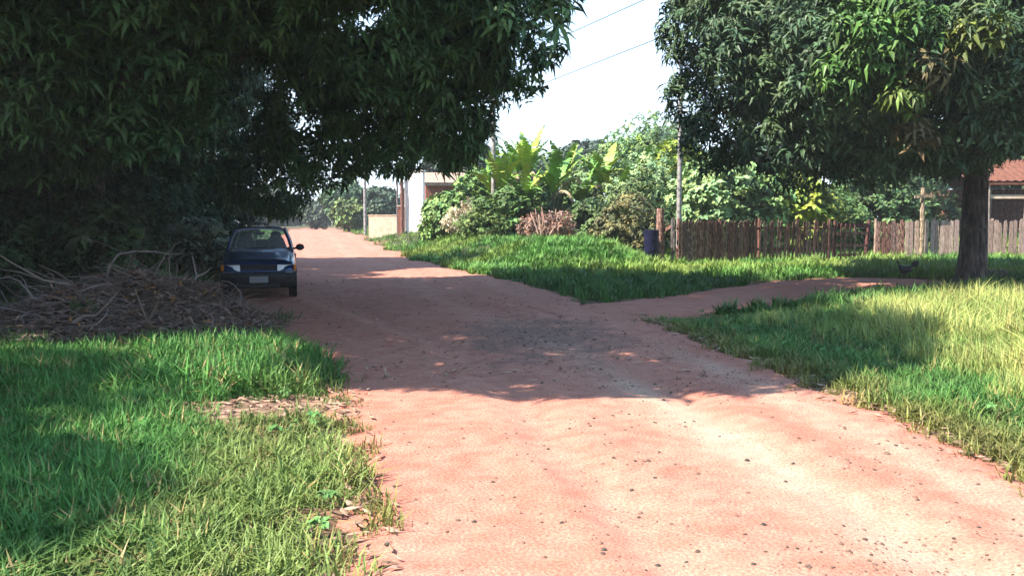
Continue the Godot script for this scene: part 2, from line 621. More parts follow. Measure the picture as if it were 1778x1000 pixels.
func limb(a: Vector3, b: Vector3, r0: float, r1: float, bend: float) -> ArrayMesh:
	var path := []
	var rad := []
	var side := Vector3(rnd(-1, 1), rnd(-0.2, 0.6), rnd(-1, 1)) * bend
	for i in 9:
		var t := i / 8.0
		path.append(a.lerp(b, t) + side * sin(t * PI) + Vector3(rnd(-1, 1), rnd(-1, 1), rnd(-1, 1)) * 0.04 * sin(t * PI))
		rad.append(lerpf(r0, r1, pow(t, 0.7)))
	var g := Geo.new()
	g.tube(path, rad, 8)
	return g.mesh()

func trunk_mesh(h: float, r: float, lean: Vector3) -> ArrayMesh:
	var rows := []
	for i in 15:
		var t := i / 14.0
		var rr := r * (1.0 + 0.55 * exp(-t * h * 3.2)) * lerpf(1.0, 0.8, t)
		var row := PackedVector3Array()
		for k in 20:
			var a := TAU * k / 20.0
			var f := 1.0 + 0.10 * nz.get_noise_3d(cos(a) * 60.0, t * h * 14.0, sin(a) * 60.0) + 0.16 * exp(-t * h * 3.0) * cos(a * 5.0 + 0.7)
			row.append(Vector3(cos(a) * rr * f, -0.25 + t * (h + 0.25), sin(a) * rr * f) + lean * t * t)
		rows.append(row)
	var g := Geo.new()
	g.grid(rows, true)
	return g.mesh()

# trunk, limbs that reach into the lumps, crown
func tree(label: String, group: String, at: Vector3, trunk_h: float, trunk_r: float, lobes: Array, limbs: int, leaf: String, lm: Material, per_m2: float, size: float, base: Color, vary: float, sd: int, called := "mango_tree", lean := Vector3.ZERO) -> Node3D:
	rng.seed = sd
	var t := thing(called, label, "tree", at, 0.0, group)
	part("trunk", trunk_mesh(trunk_h, trunk_r, lean), M.bark, t)
	var top := Vector3(0, trunk_h - 0.1, 0) + lean
	for i in limbs:
		var L: Array = lobes[int((0.36 + 0.64 * i / limbs) * lobes.size())]
		var to: Vector3 = L[0]
		part("limb", limb(top + Vector3(0, -rnd(0.0, 0.3), 0), to - at, trunk_r * rnd(0.4, 0.6), 0.05, 0.5), M.bark, t)
	foliage(t, "crown", leaf, lm, lobes, per_m2, size, base, vary, sd + 1)
	return t

func shrub(label: String, group: String, lobes: Array, leaf: String, lm: Material, per_m2: float, size: float, base: Color, vary: float, sd: int, called := "shrub", hollow := 0.6) -> Node3D:
	rng.seed = sd
	var c: Vector3 = lobes[0][0]
	var at := Vector3(c.x, H(c.x, c.z), c.z)
	var t := thing(called, label, "shrub", at, 0.0, group)
	var g := Geo.new()
	for L in lobes:
		var to: Vector3 = L[0]
		var side := Vector3(rnd(-0.3, 0.3), 0, rnd(-0.3, 0.3))
		part("stem", limb(Vector3(rnd(-0.2, 0.2), -0.15, rnd(-0.2, 0.2)), to - at, 0.05, 0.015, 0.2), M.pale_bark, t)
	foliage(t, "foliage", leaf, lm, lobes, per_m2, size, base, vary, sd + 1, hollow)
	return t

# ---------------------------------------------------------------- grass, stones, litter
func place_grass() -> void:
	var kinds := {
		"lawn": [tuft(20, 0.15, 0.009, 0.8, 101), tuft(18, 0.19, 0.010, 0.9, 102)],
		"tall": [tuft(16, 0.42, 0.010, 0.55, 103), tuft(14, 0.55, 0.011, 0.7, 104)],
		"far": [tuft(18, 0.3, 0.022, 0.7, 105), tuft(15, 0.42, 0.026, 0.6, 106)],
	}
	rng.seed = 900
	var ts := {}
	var cs := {}
	for k in kinds:
		for i in 2:
			ts[k + str(i)] = []
			cs[k + str(i)] = []
	var bands := [[0.5, 3.0, 60.0], [3.0, 6.0, 520.0], [6.0, 10.0, 340.0], [10.0, 15.0, 170.0], [15.0, 22.0, 85.0], [22.0, 32.0, 45.0], [32.0, 48.0, 16.0], [48.0, 100.0, 2.6]]
	for b in bands:
		var w: float = 0.62 * b[1] + 2.0
		var count := int((b[1] - b[0]) * 2.0 * w * b[2])
		for i in count:
			var x := rnd(-w, w)
			var d := rnd(b[0], b[1])
			var lim := 0.62 * d + 2.0
			if absf(x) > lim:
				continue
			var inside := bare(x, d)
			var n1 := nz.get_noise_2d(x * 45.0, d * 45.0)
			var n2 := nz.get_noise_2d(x * 160.0 + 9.0, d * 160.0)
			var n3 := nz.get_noise_2d(x * 12.0 + 80.0, d * 12.0)
			if inside > -0.1 + 0.45 * n2 + 0.35 * pow(rng.randf(), 3.0) and (d < 30.0 or inside > 0.0):
				continue
			var left := x < along(LEFT, d)
			var z := -d
			var col := Color(0.062, 0.175, 0.036)
			var kind := "lawn"
			var s := rnd(0.7, 1.25)
			var keep := 1.0
			if left:
				var edge := -inside
				# the dry, thinner fringe towards the road in the foreground
				var dry := clampf((1.0 - smoothstep(0.1, 1.3, edge + 0.9 * n1)) * (1.0 - smoothstep(7.0, 9.0, d)), 0.0, 1.0)
				col = col.lerp(Color(0.21, 0.235, 0.07), dry * 0.65)
				keep = 1.0 - 0.62 * dry
				var q := Vector2((x + 2.15) / 0.75, (d - 7.1) / 0.62).length() + 0.5 * n2
				if q < 0.9:
					keep = 0.06
				if d > 7.8 and d < 10.8 and edge < 1.9:
					s *= 1.6
				if d > 10.6 and x < -3.4 and x > -7.4 and d < 15.0:
					keep *= 0.35
				if d > 15.0:
					keep *= 0.5
					kind = "far"
			else:
				if d < 14.5:
					var tall := smoothstep(0.9, 2.8, -inside + 0.9 * n1)
					if rng.randf() < tall * 0.75:
						kind = "tall"
						s *= 0.5 + 0.4 * tall
						col = Color(0.18, 0.29, 0.07).lerp(Color(0.37, 0.37, 0.13), clampf(0.4 + 0.9 * n1 + rnd(-0.35, 0.35), 0.0, 1.0))
					else:
						col = Color(0.066, 0.165, 0.036)
					if track_in(x, d) > -1.2:
						s *= 0.6
					var dry2 := 1.0 - smoothstep(0.0, 0.7, -inside + 0.5 * n1)
					col = col.lerp(Color(0.22, 0.155, 0.05), dry2 * 0.55)
					keep = 1.0 - 0.3 * dry2
				elif d < 24.0:
					kind = "far" if rng.randf() < 0.35 else "lawn"
					s *= 0.8
					col = Color(0.062, 0.15, 0.034)
				else:
					kind = "far"
					col = Color(0.09, 0.225, 0.045).lerp(Color(0.21, 0.29, 0.06), clampf(0.45 + 1.5 * n3, 0.0, 1.0))
					if d < 40.0 and x < 4.2:
						s *= 0.85
			if rng.randf() > keep:
				continue
			if kind != "far" and rng.randf() < 0.07:
				col = Color(0.27, 0.21, 0.09)
			var v := rnd(0.7, 1.3) * (1.0 + 0.35 * n1)
			var key := kind + str(rng.randi() % 2)
			var bs := Basis(Vector3.UP, rnd(0.0, TAU)).scaled(Vector3(s * rnd(0.9, 1.4), s * rnd(0.75, 1.2) * (1.0 + 0.4 * n1), s * rnd(0.9, 1.4)))
			ts[key].append(Transform3D(bs, Vector3(x, H(x, z) - 0.01, z)))
			cs[key].append(Color(col.r * v, col.g * v, col.b * v))
	var wt := [[], []]
	var wc := [[], []]
	for i in 420:
		var d := 3.2 + 12.0 * pow(rng.randf(), 1.3)
		var x := along(LEFT, d) - rnd(0.05, 4.0) if rng.randf() < 0.55 else along(RIGHT, d) + rnd(0.05, 4.5)
		if bare(x, d) > 0.05 or nz.get_noise_2d(x * 40.0 + 500.0, d * 40.0) < 0.02 or (x < -3.2 and d > 10.0):
			continue
		var k := rng.randi() % 2
		var v := rnd(0.7, 1.3)
		wt[k].append(Transform3D(Basis(Vector3.UP, rnd(0, TAU)).rotated(Vector3.RIGHT, rnd(-0.3, 0.3)).scaled(Vector3.ONE * rnd(0.15, 0.42)), Vector3(x, H(x, -d) + rnd(0.03, 0.12), -d)))
		wc[k].append(Color(0.085 * v, 0.19 * v, 0.05 * v))
	var o := Node3D.new()
	o.name = "grass"
	o.set_meta("kind", "stuff")
	o.set_meta("label", "green grass growing along both verges of the dirt road")
	o.set_meta("category", "grass")
	add_child(o)
	for k in 2:
		scatter("weeds", LEAF.broad[k], M.grass, wt[k], wc[k], o)
	for k in ts:
		if ts[k].size():
			scatter("tufts", kinds[k.left(k.length() - 1)][int(k.right(1))], M.grass, ts[k], cs[k], o)

func rock(sd: int) -> ArrayMesh:
	rng.seed = sd
	var g := Geo.new()
	var f := FastNoiseLite.new()
	f.seed = sd
	g.ball(Vector3.ZERO, Basis.from_scale(Vector3(1.0, 0.62, 0.8)), 7, 5, 0.6, f)
	return g.mesh()

func place_stones() -> void:
	var rocks := [rock(1), rock(2), rock(3)]
	rng.seed = 400
	var ts := [[], [], []]
	var cs := [[], [], []]
	for i in 64000:
		var d := 3.0 + 15.0 * pow(rng.randf(), 1.6)
		var x := rnd(-2.5, 4.4) - maxf(0.0, d - 9.0) * rnd(0.0, 0.3)
		if bare(x, d) < 0.08:
			continue
		var patch := exp(-pow((x - 0.35) / 1.0, 2.0) - pow((d - 11.9) / 2.2, 2.0))
		var heap := smoothstep(0.05, 0.4, nz.get_noise_2d(x * 55.0, d * 55.0) + 0.12)
		var right := smoothstep(-0.5, 2.0, x)
		if rng.randf() > 0.07 + 0.45 * heap * right + 0.4 * patch:
			continue
		var r := 0.0035 + 0.016 * pow(rng.randf(), 7.0) + 0.016 * patch * pow(rng.randf(), 2.0)
		if rng.randf() < 0.015:
			r *= 1.9
		var k := rng.randi() % 3
		ts[k].append(Transform3D(Basis(Vector3.UP, rnd(0, TAU)).scaled(Vector3.ONE * r), Vector3(x, earth_height(x, d, 0.4) - r * 0.05, -d)))
		var c := Color(0.13, 0.095, 0.075).lerp(Color(0.36, 0.21, 0.15), rng.randf())
		if rng.randf() < 0.25:
			c = Color(0.075, 0.075, 0.06)
		cs[k].append(c)
	var o := Node3D.new()
	o.name = "gravel"
	o.set_meta("kind", "stuff")
	o.set_meta("label", "loose dark pebbles scattered over the dirt road")
	o.set_meta("category", "gravel")
	add_child(o)
	for k in 3:
		scatter("pebbles", rocks[k], M.stone, ts[k], cs[k], o)

func leaf_flake(sd: int) -> ArrayMesh:
	rng.seed = sd
	var g := Geo.new()
	var b := Vector3(-0.08, 0.004, 0)
	var m := Vector3(0, 0.022, rnd(-0.01, 0.01))
	var t := Vector3(0.085, 0.008 + rnd(0, 0.02), 0.01)
	var l := Vector3(0.0, 0.006, -0.026)
	var r := Vector3(0.005, 0.012, 0.027)
	g.flat(b, l, m)
	g.flat(b, m, r)
	g.flat(l, t, m)
	g.flat(m, t, r)
	return g.mesh()

func place_litter() -> void:
	var flakes := [leaf_flake(1), leaf_flake(2), leaf_flake(3)]
	rng.seed = 610
	var ts := [[], [], []]
	var cs := [[], [], []]
	for i in 2600:
		var x := 0.0
		var d := 0.0
		if i < 420:   # dry patch on the verge
			var a := rnd(0, TAU)
			var r := sqrt(rng.randf())
			x = -2.15 + 0.85 * r * cos(a)
			d = 7.1 + 0.7 * r * sin(a)
		elif i < 900:  # fringe of the road on the left
			d = rnd(3.2, 9.5)
			x = along(LEFT, d) + rnd(-1.0, 0.35) * rng.randf()
		elif i < 1300:
			d = rnd(5.0, 15.0)
			x = along(RIGHT, d) + rnd(-0.4, 0.7) * rng.randf()
		else:
			d = rnd(8.0, 26.0)
			x = lerpf(along(LEFT, d) - 0.5, along(RIGHT, d), pow(rng.randf(), 1.7))
		var s := rnd(0.3, 0.75)
		var k := rng.randi() % 3
		var y := maxf(H(x, -d), earth_height(x, d, 0.4) if bare(x, d) > 0.0 else -9.0) + 0.012
		ts[k].append(Transform3D(Basis(Vector3.UP, rnd(0, TAU)).rotated(Vector3.RIGHT, rnd(-0.4, 0.4)).scaled(Vector3.ONE * s), Vector3(x, y, -d)))
		var c := Color(0.22, 0.125, 0.075).lerp(Color(0.36, 0.24, 0.18), rng.randf())
		if rng.randf() < 0.2:
			c = Color(0.12, 0.075, 0.05)
		cs[k].append(c)
	var o := Node3D.new()
	o.name = "fallen_leaves"
	o.set_meta("kind", "stuff")
	o.set_meta("label", "dry brown mango leaves fallen along the road edges")
	o.set_meta("category", "leaves")
	add_child(o)
	for k in 3:
		scatter("leaves", flakes[k], M.dry_leaf, ts[k], cs[k], o)

# ---------------------------------------------------------------- the heap of cut branches by the road
func build_brush() -> void:
	rng.seed = 3100
	var at := Vector3(-5.45, H(-5.45, -12.3), -12.3)
	var t := thing("brush_pile", "sprawling heap of cut dead branches and dry leaves beside the car", "brush pile", at)
	var top := func(x: float, z: float) -> float:
		var q := Vector2(x / 1.95, z / 1.75).length()
		return maxf(0.0, 1.0 - q * q) * (0.52 + 0.6 * nz.get_noise_2d(x * 80.0 + 40.0, z * 80.0)) + H(at.x + x, at.z + z) - at.y
	var g := Geo.new()
	var rows := []
	for i in 31:
		var r := PackedVector3Array()
		for j in 45:
			var x := (j / 44.0 - 0.5) * 4.2
			var z := (i / 30.0 - 0.5) * 3.8
			var f: float = top.call(x, z)
			r.append(Vector3(x, f - 0.03 + 0.05 * nz.get_noise_2d(x * 300.0, z * 300.0), z))
		rows.append(r)
	g.col = Color(0.085, 0.062, 0.05)
	g.grid(rows, false)
	part("leaf_mound", g.mesh(), M.earth, t)
	var ts := []
	var cs := []
	for i in 7000:
		var a := rnd(0, TAU)
		var q := sqrt(rng.randf())
		var x := 2.1 * q * cos(a)
		var z := 1.95 * q * sin(a)
		var s := rnd(0.5, 1.15)
		var tr := Transform3D(Basis(Vector3.UP, rnd(0, TAU)).rotated(Vector3(rnd(-1, 1), 0, rnd(-1, 1)).normalized(), rnd(-0.9, 0.9)).scaled(Vector3.ONE * s), Vector3(x, float(top.call(x, z)) + rnd(0.0, 0.09), z))
		var c := Color(0.085, 0.05, 0.04).lerp(Color(0.24, 0.155, 0.125), pow(rng.randf(), 1.3))
		if rng.randf() < 0.06:
			c = Color(0.26, 0.115, 0.04)
		if nz.get_noise_2d(x * 60.0 + 300.0, z * 60.0) > 0.25:
			continue
		ts.append(tr)
		cs.append(c)
	scatter("dry_leaves", leaf_flake(9), M.dry_leaf, ts, cs, t)
	for i in 110:
		var a := rnd(0, TAU)
		var q := sqrt(rng.randf())
		var x := 1.85 * q * cos(a)
		var z := 1.5 * q * sin(a)
		var b := rnd(0, TAU)
		var l := rnd(0.5, 1.5)
		var dir := Vector3(cos(b), 0, sin(b) * 0.6)
		if x + dir.x * l > 1.5:
			dir.x = -absf(dir.x)
		var lift := rnd(0.02, 0.35) * (1.8 if i % 7 == 0 else 1.0)
		var p0 := Vector3(x, float(top.call(x, z)) - 0.05, z)
		var path := []
		var rad := []
		var wob := Vector3(rnd(-1, 1), rnd(-1, 1), rnd(-1, 1)) * 0.12
		for k in 8:
			var f := k / 7.0
			path.append(p0 + dir * l * f + Vector3.UP * lift * sin(f * PI * rnd(0.62, 0.7)) + wob * sin(f * TAU))
			rad.append(lerpf(0.006 + 0.012 * fposmod(i * 0.37, 1.0), 0.003, f))
		g = Geo.new()
		g.col = Color(0.10, 0.07, 0.065).lerp(Color(0.24, 0.185, 0.175), pow(rng.randf(), 1.6))
		g.tube(path, rad, 5)
		part("branch", g.mesh(), M.twig, t)
	g = Geo.new()
	for i in 2200:
		var a := rnd(0, TAU)
		var q := sqrt(rng.randf())
		var x := 2.0 * q * cos(a)
		var z := 1.8 * q * sin(a)
		var p0 := Vector3(x, float(top.call(x, z)), z)
		var b := rnd(0, TAU)
		var l := rnd(0.15, 0.6)
		var e := Vector3(cos(b) * l, rnd(-0.05, 0.45) * l, sin(b) * l)
		g.col = Color(0.10, 0.07, 0.06).lerp(Color(0.27, 0.205, 0.18), rng.randf())
		g.tube([p0, p0 + e * 0.5 + Vector3.UP * rnd(0.0, 0.08), p0 + e], [0.005, 0.004, 0.0015], 3, false)
	var tw := part("twigs", g.mesh(), M.twig, t)
	tw.set_meta("kind", "stuff")
	for i in 16:
		var x := rnd(-1.7, 0.9)
		var z := rnd(-1.2, 1.5)
		var p0 := Vector3(x, float(top.call(x, z)) + 0.02, z)
		var b := rnd(0, TAU)
		var dir := Vector3(cos(b), rnd(-0.05, 0.35), sin(b) * 0.7)
		var l := rnd(0.6, 1.3)
		g = Geo.new()
		g.col = Color(0.10, 0.07, 0.06).lerp(Color(0.21, 0.155, 0.135), rng.randf())
		var j1 := p0 + dir * l * 0.5
		g.tube([p0, p0 + dir * l * 0.25 + Vector3.UP * rnd(-0.02, 0.05), j1], [0.026, 0.022, 0.018], 7)
		for sg in [-1.0, 1.0]:
			var e := dir.rotated(Vector3.UP, sg * rnd(0.25, 0.6)) * l * 0.55 + Vector3.UP * rnd(-0.05, 0.3)
			g.tube([j1, j1 + e * 0.5 + Vector3.UP * rnd(-0.03, 0.05), j1 + e], [0.016, 0.011, 0.004], 6)
		part("forked_branch", g.mesh(), M.twig, t)
	ts = []
	cs = []
	for i in 420:
		var x := rnd(-2.2, 1.9)
		var z := rnd(-1.8, 1.9)
		if nz.get_noise_2d(x * 60.0 + 300.0, z * 60.0) < 0.12:
			continue
		ts.append(Transform3D(Basis(Vector3.UP, rnd(0, TAU)).scaled(Vector3.ONE * rnd(0.6, 1.2)), Vector3(x, float(top.call(x, z)) - 0.02, z)))
		var v := rnd(0.6, 1.2)
		cs.append(Color(0.05 * v, 0.105 * v, 0.025 * v))
	scatter("weeds", tuft(12, 0.3, 0.014, 0.9, 141), M.grass, ts, cs, t)
	# tall dead boughs leaning up from the heap into the shade
	for i in 60:
		var x := rnd(-1.7, 0.9)
		var z := rnd(-1.5, 0.5)
		var p0 := Vector3(x, float(top.call(x, z)) - 0.1, z)
		var l := rnd(0.6, 1.7)
		var dir := Vector3(rnd(-0.9, 0.9), rnd(0.7, 1.6), rnd(-0.5, 0.2)).normalized()
		var path := []
		var rad := []
		for k in 9:
			var f := k / 8.0
			path.append(p0 + dir * l * f + Vector3(rnd(-1, 1) * 0.02, -0.45 * f * f * l, rnd(-1, 1) * 0.02))
			rad.append(lerpf(0.009, 0.0015, f))
		g = Geo.new()
		g.col = Color(0.08, 0.058, 0.05).lerp(Color(0.23, 0.17, 0.145), pow(rng.randf(), 2.0))
		g.tube(path, rad, 5)
		part("bough", g.mesh(), M.twig, t)

# ---------------------------------------------------------------- the car (front towards +z)
func build_car() -> void:
	var t := thing("parked_car", "dark blue hatchback parked nose out under the trees beside the heap of branches", "car", Vector3(-5.62, H(-5.5, -18.9) + 0.012, -19.05), 0.262)
	t.scale = Vector3(0.9, 1.04, 1.0)
	var st := [[2.02, 0.60, 0.34, 0.56], [1.99, 0.72, 0.30, 0.64], [1.90, 0.78, 0.27, 0.71], [1.70, 0.80, 0.24, 0.775], [1.30, 0.812, 0.22, 0.84], [0.95, 0.82, 0.22, 0.90], [0.80, 0.82, 0.22, 0.925], [0.0, 0.825, 0.22, 0.94], [-1.1, 0.82, 0.22, 0.945], [-1.65, 0.80, 0.24, 0.93], [-1.86, 0.77, 0.28, 0.90], [-1.95, 0.70, 0.34, 0.80]]
	var rows := []
	for s in st:
		var z: float = s[0]
		var w: float = s[1]
		var yb: float = s[2]
		var yt: float = s[3]
		var m := lerpf(yb, yt, 0.62)
		var r := PackedVector3Array()
		for p in [[0.0, yb], [0.86, yb], [0.965, yb + 0.05], [0.99, lerpf(yb, m, 0.5)], [1.0, m], [0.985, lerpf(m, yt, 0.55)], [0.945, yt - 0.018], [0.88, yt], [0.5, yt + 0.022], [0.0, yt + 0.03]]:
			r.append(Vector3(p[0] * w, p[1], z))
		for k in range(8, 0, -1):
			r.append(Vector3(-r[k].x, r[k].y, z))
		rows.append(r)
	var g := Geo.new()
	g.grid(rows, true)
	g.cap(rows[0], Vector3.BACK)
	g.cap(rows[rows.size() - 1], Vector3.FORWARD)
	part("body", g.mesh(), M.car_paint, t)
	# bonnet panel, standing proud, with two creases
	g = Geo.new()
	rows = []
	for i in 9:
		var z := lerpf(1.86, 0.86, i / 8.0)
		var yt := lerpf(0.735, 0.925, i / 8.0) + 0.025 * sin(i / 8.0 * PI)
		var w := lerpf(0.66, 0.70, i / 8.0)
		var r := PackedVector3Array()
		for j in 15:
			var x := (j / 14.0 - 0.5) * 2.0
			var crease := 0.008 * exp(-pow((absf(x) - 0.55) / 0.08, 2.0))
			r.append(Vector3(x * w, yt + 0.035 + 0.015 * (1.0 - x * x) + crease - (0.03 if absf(x) > 0.97 else 0.0), z))
		rows.append(r)
	g.grid(rows, false)
	part("bonnet", g.mesh(), M.car_paint, t)
	# roof and pillars
	g = Geo.new()
	rows = []
	for i in 9:
		var f := i / 8.0
		var z := lerpf(0.26, -1.12, f)
		var y := 1.355 + 0.045 * sin(f * PI) - 0.01 * f
		var r := PackedVector3Array()
		for j in 13:
			var x := (j / 12.0 - 0.5) * 2.0
			r.append(Vector3(x * 0.60, y + 0.03 * (1.0 - x * x) - 0.05 * pow(absf(x), 8.0), z))
		rows.append(r)
	g.grid(rows, false)
	var under := []
	for r in rows:
		var q := PackedVector3Array()
		for p in r:
			q.append(p + Vector3(0, -0.035, 0))
		under.append(q)
	g.grid(under, false, Vector3.DOWN)
	g.grid([rows[0], under[0]], false, Vector3.BACK)
	g.grid([rows[8], under[8]], false, Vector3.FORWARD)
	var re := PackedVector3Array()
	var rf := PackedVector3Array()
	for sg in [0, 12]:
		re = PackedVector3Array()
		rf = PackedVector3Array()
		for i in 9:
			re.append(rows[i][sg])
			rf.append(under[i][sg])
		g.grid([re, rf], false, Vector3.LEFT if sg == 0 else Vector3.RIGHT)
	part("roof", g.mesh(), M.car_paint, t)
	for sg in [-1.0, 1.0]:
		for p in [[Vector3(0.75, 0.90, 0.86), Vector3(0.585, 1.34, 0.22), 0.036], [Vector3(0.775, 0.92, -0.28), Vector3(0.60, 1.36, -0.36), 0.034], [Vector3(0.75, 0.92, -1.62), Vector3(0.575, 1.35, -1.06), 0.055]]:
			g = Geo.new()
			var a: Vector3 = p[0]
			var b: Vector3 = p[1]
			g.tube([a * Vector3(sg, 1, 1), (a.lerp(b, 0.5) + Vector3(0.02, 0, 0)) * Vector3(sg, 1, 1), b * Vector3(sg, 1, 1)], [p[2], p[2] * 0.9, p[2] * 0.9], 6)
			part("pillar", g.mesh(), M.car_paint, t)
	# glass
	var pane := func(a: Vector3, b: Vector3, c: Vector3, d: Vector3, bow: Vector3, out: Vector3) -> ArrayMesh:
		var gg := Geo.new()
		var rr := []
		for i in 7:
			var r := PackedVector3Array()
			for j in 9:
				var p := a.lerp(b, j / 8.0).lerp(d.lerp(c, j / 8.0), i / 6.0)
				r.append(p + bow * sin(j / 8.0 * PI))
			rr.append(r)
		gg.grid(rr, false, out)
		return gg.mesh()
	part("windscreen", pane.call(Vector3(-0.72, 0.935, 0.86), Vector3(0.72, 0.935, 0.86), Vector3(0.565, 1.33, 0.24), Vector3(-0.565, 1.33, 0.24), Vector3(0, 0.01, 0.06), Vector3(0, 1, 1)), M.car_glass, t)
	part("rear_window", pane.call(Vector3(-0.70, 0.96, -1.60), Vector3(0.70, 0.96, -1.60), Vector3(0.55, 1.33, -1.09), Vector3(-0.55, 1.33, -1.09), Vector3(0, 0.0, -0.05), Vector3(0, 1, -1)), M.car_glass, t)
	for sg in [-1.0, 1.0]:
		part("side_window", pane.call(Vector3(sg * 0.768, 0.955, 0.76), Vector3(sg * 0.785, 0.955, -0.26), Vector3(sg * 0.605, 1.335, -0.34), Vector3(sg * 0.595, 1.325, 0.22), Vector3(sg * 0.01, 0, 0), Vector3(sg, 0.3, 0)), M.car_glass, t)
		part("side_window", pane.call(Vector3(sg * 0.785, 0.955, -0.31), Vector3(sg * 0.765, 0.955, -1.52), Vector3(sg * 0.59, 1.325, -1.04), Vector3(sg * 0.605, 1.335, -0.38), Vector3(sg * 0.01, 0, 0), Vector3(sg, 0.3, 0)), M.car_glass, t)
	# front end
	g = Geo.new()
	rows = []
	for i in 13:
		var x := (i / 12.0 - 0.5) * 2.0
		var z := 2.075 - 0.16 * pow(absf(x), 3.0)
		var r := PackedVector3Array()
		for p in [[0.0, 0.54], [0.025, 0.52], [0.03, 0.42], [0.0, 0.30], [-0.05, 0.235], [-0.16, 0.235], [-0.16, 0.54]]:
			r.append(Vector3(x * 0.825, p[1], z + p[0]))
		rows.append(r)
	g.grid(rows, true)
	g.cap(rows[0], Vector3.LEFT)
	g.cap(rows[12], Vector3.RIGHT)
	var bp := part("bumper", g.mesh(), M.black_plastic, t)
	g = Geo.new()
	g.box(Transform3D(Basis.IDENTITY, Vector3(0, 0.285, 2.087)), Vector3(0.9, 0.055, 0.03))
	part("air_intake", g.mesh(), M.black_plastic, bp)
	var gr := Geo.new()
	gr.box(Transform3D(Basis.IDENTITY, Vector3(0, 0.625, 1.985)), Vector3(0.74, 0.125, 0.06))
	var go := part("grille", gr.mesh(), M.black_plastic, t)
	for k in 4:
		gr = Geo.new()
		gr.box(Transform3D(Basis.IDENTITY, Vector3(0, 0.585 + 0.028 * k, 2.02)), Vector3(0.73, 0.009, 0.02))
		part("grille_bar", gr.mesh(), M.black_plastic, go)
	for sg in [-1.0, 1.0]:
		g = Geo.new()
		var rr := []
		for i in 4:
			var r := PackedVector3Array()
			for j in 6:
				var x := lerpf(0.40, 0.725, j / 5.0)
				r.append(Vector3(sg * x, lerpf(0.565, 0.69, i / 3.0), 2.035 - 0.10 * pow(x / 0.73, 4.0) - 0.025 * i / 3.0 + 0.008 * sin(i / 3.0 * PI)))
			rr.append(r)
		g.grid(rr, false, Vector3.BACK)
		var hl := part("headlight", g.mesh(), M.lamp_glass, t)
		g = Geo.new()
		for q in [[0.39, 0.735, 0.557, 0.568], [0.39, 0.735, 0.687, 0.70], [0.39, 0.402, 0.557, 0.70]]:
			g.box(Transform3D(Basis.IDENTITY, Vector3(sg * (q[0] + q[1]) * 0.5, (q[2] + q[3]) * 0.5, 1.985)), Vector3(q[1] - q[0], q[3] - q[2], 0.07))
		part("surround", g.mesh(), M.black_plastic, hl)
		g = Geo.new()
		g.box(Transform3D(Basis(Vector3.UP, sg * 0.5), Vector3(sg * 0.765, 0.625, 1.90)), Vector3(0.05, 0.11, 0.10))
		part("indicator", g.mesh(), M.amber, t)
		g = Geo.new()
		g.ball(Vector3(sg * 0.93, 0.985, 0.62), Basis.from_scale(Vector3(0.105, 0.07, 0.05)), 10, 7)
		g.tube([Vector3(sg * 0.77, 0.955, 0.62), Vector3(sg * 0.88, 0.97, 0.62)], [0.025, 0.022], 6)
		var mi := part("door_mirror", g.mesh(), M.black_plastic, t)
		g = Geo.new()
		g.box(Transform3D(Basis.IDENTITY, Vector3(sg * 0.93, 0.985, 0.572)), Vector3(0.15, 0.09, 0.006))
		part("mirror_pane", g.mesh(), M.mirror_glass, mi)
		for dz in [[0.78, -0.28], [-0.30, -1.2]]:
			g = Geo.new()
			g.box(Transform3D(Basis.IDENTITY, Vector3(sg * 0.824, 0.56, (dz[0] + dz[1]) * 0.5)), Vector3(0.012, 0.60, absf(dz[0] - dz[1]) - 0.012))
			var dr := part("door", g.mesh(), M.car_paint, t)
			g = Geo.new()
			g.box(Transform3D(Basis.IDENTITY, Vector3(sg * 0.838, 0.80, dz[1] + 0.14)), Vector3(0.02, 0.03, 0.15))
			part("handle", g.mesh(), M.black_plastic, dr)
		g = Geo.new()
		g.box(Transform3D(Basis.IDENTITY, Vector3(sg * 0.832, 0.50, -0.05)), Vector3(0.02, 0.045, 2.3))
		part("side_moulding", g.mesh(), M.black_plastic, t)
		g = Geo.new()
		g.box(Transform3D(Basis.IDENTITY, Vector3(sg * 0.62, 0.72, -1.955)), Vector3(0.2, 0.16, 0.03))
		part("tail_lamp", g.mesh(), M.comb, t)
	g = Geo.new()
	g.box(Transform3D(Basis(Vector3.RIGHT, -0.1), Vector3(0, 0.405, 2.112)), Vector3(0.40, 0.125, 0.008))
	part("licence_plate", g.mesh(), M.plate, t)
	for sg in [-1.0, 1.0]:
		g = Geo.new()
		g.tube([Vector3(sg * 0.1 - 0.3, 0.965, 0.885), Vector3(sg * 0.1 + 0.05, 0.985, 0.875), Vector3(sg * 0.1 + 0.3, 1.0, 0.82)], [0.009, 0.008, 0.005], 5)
		part("wiper", g.mesh(), M.black_plastic, t)
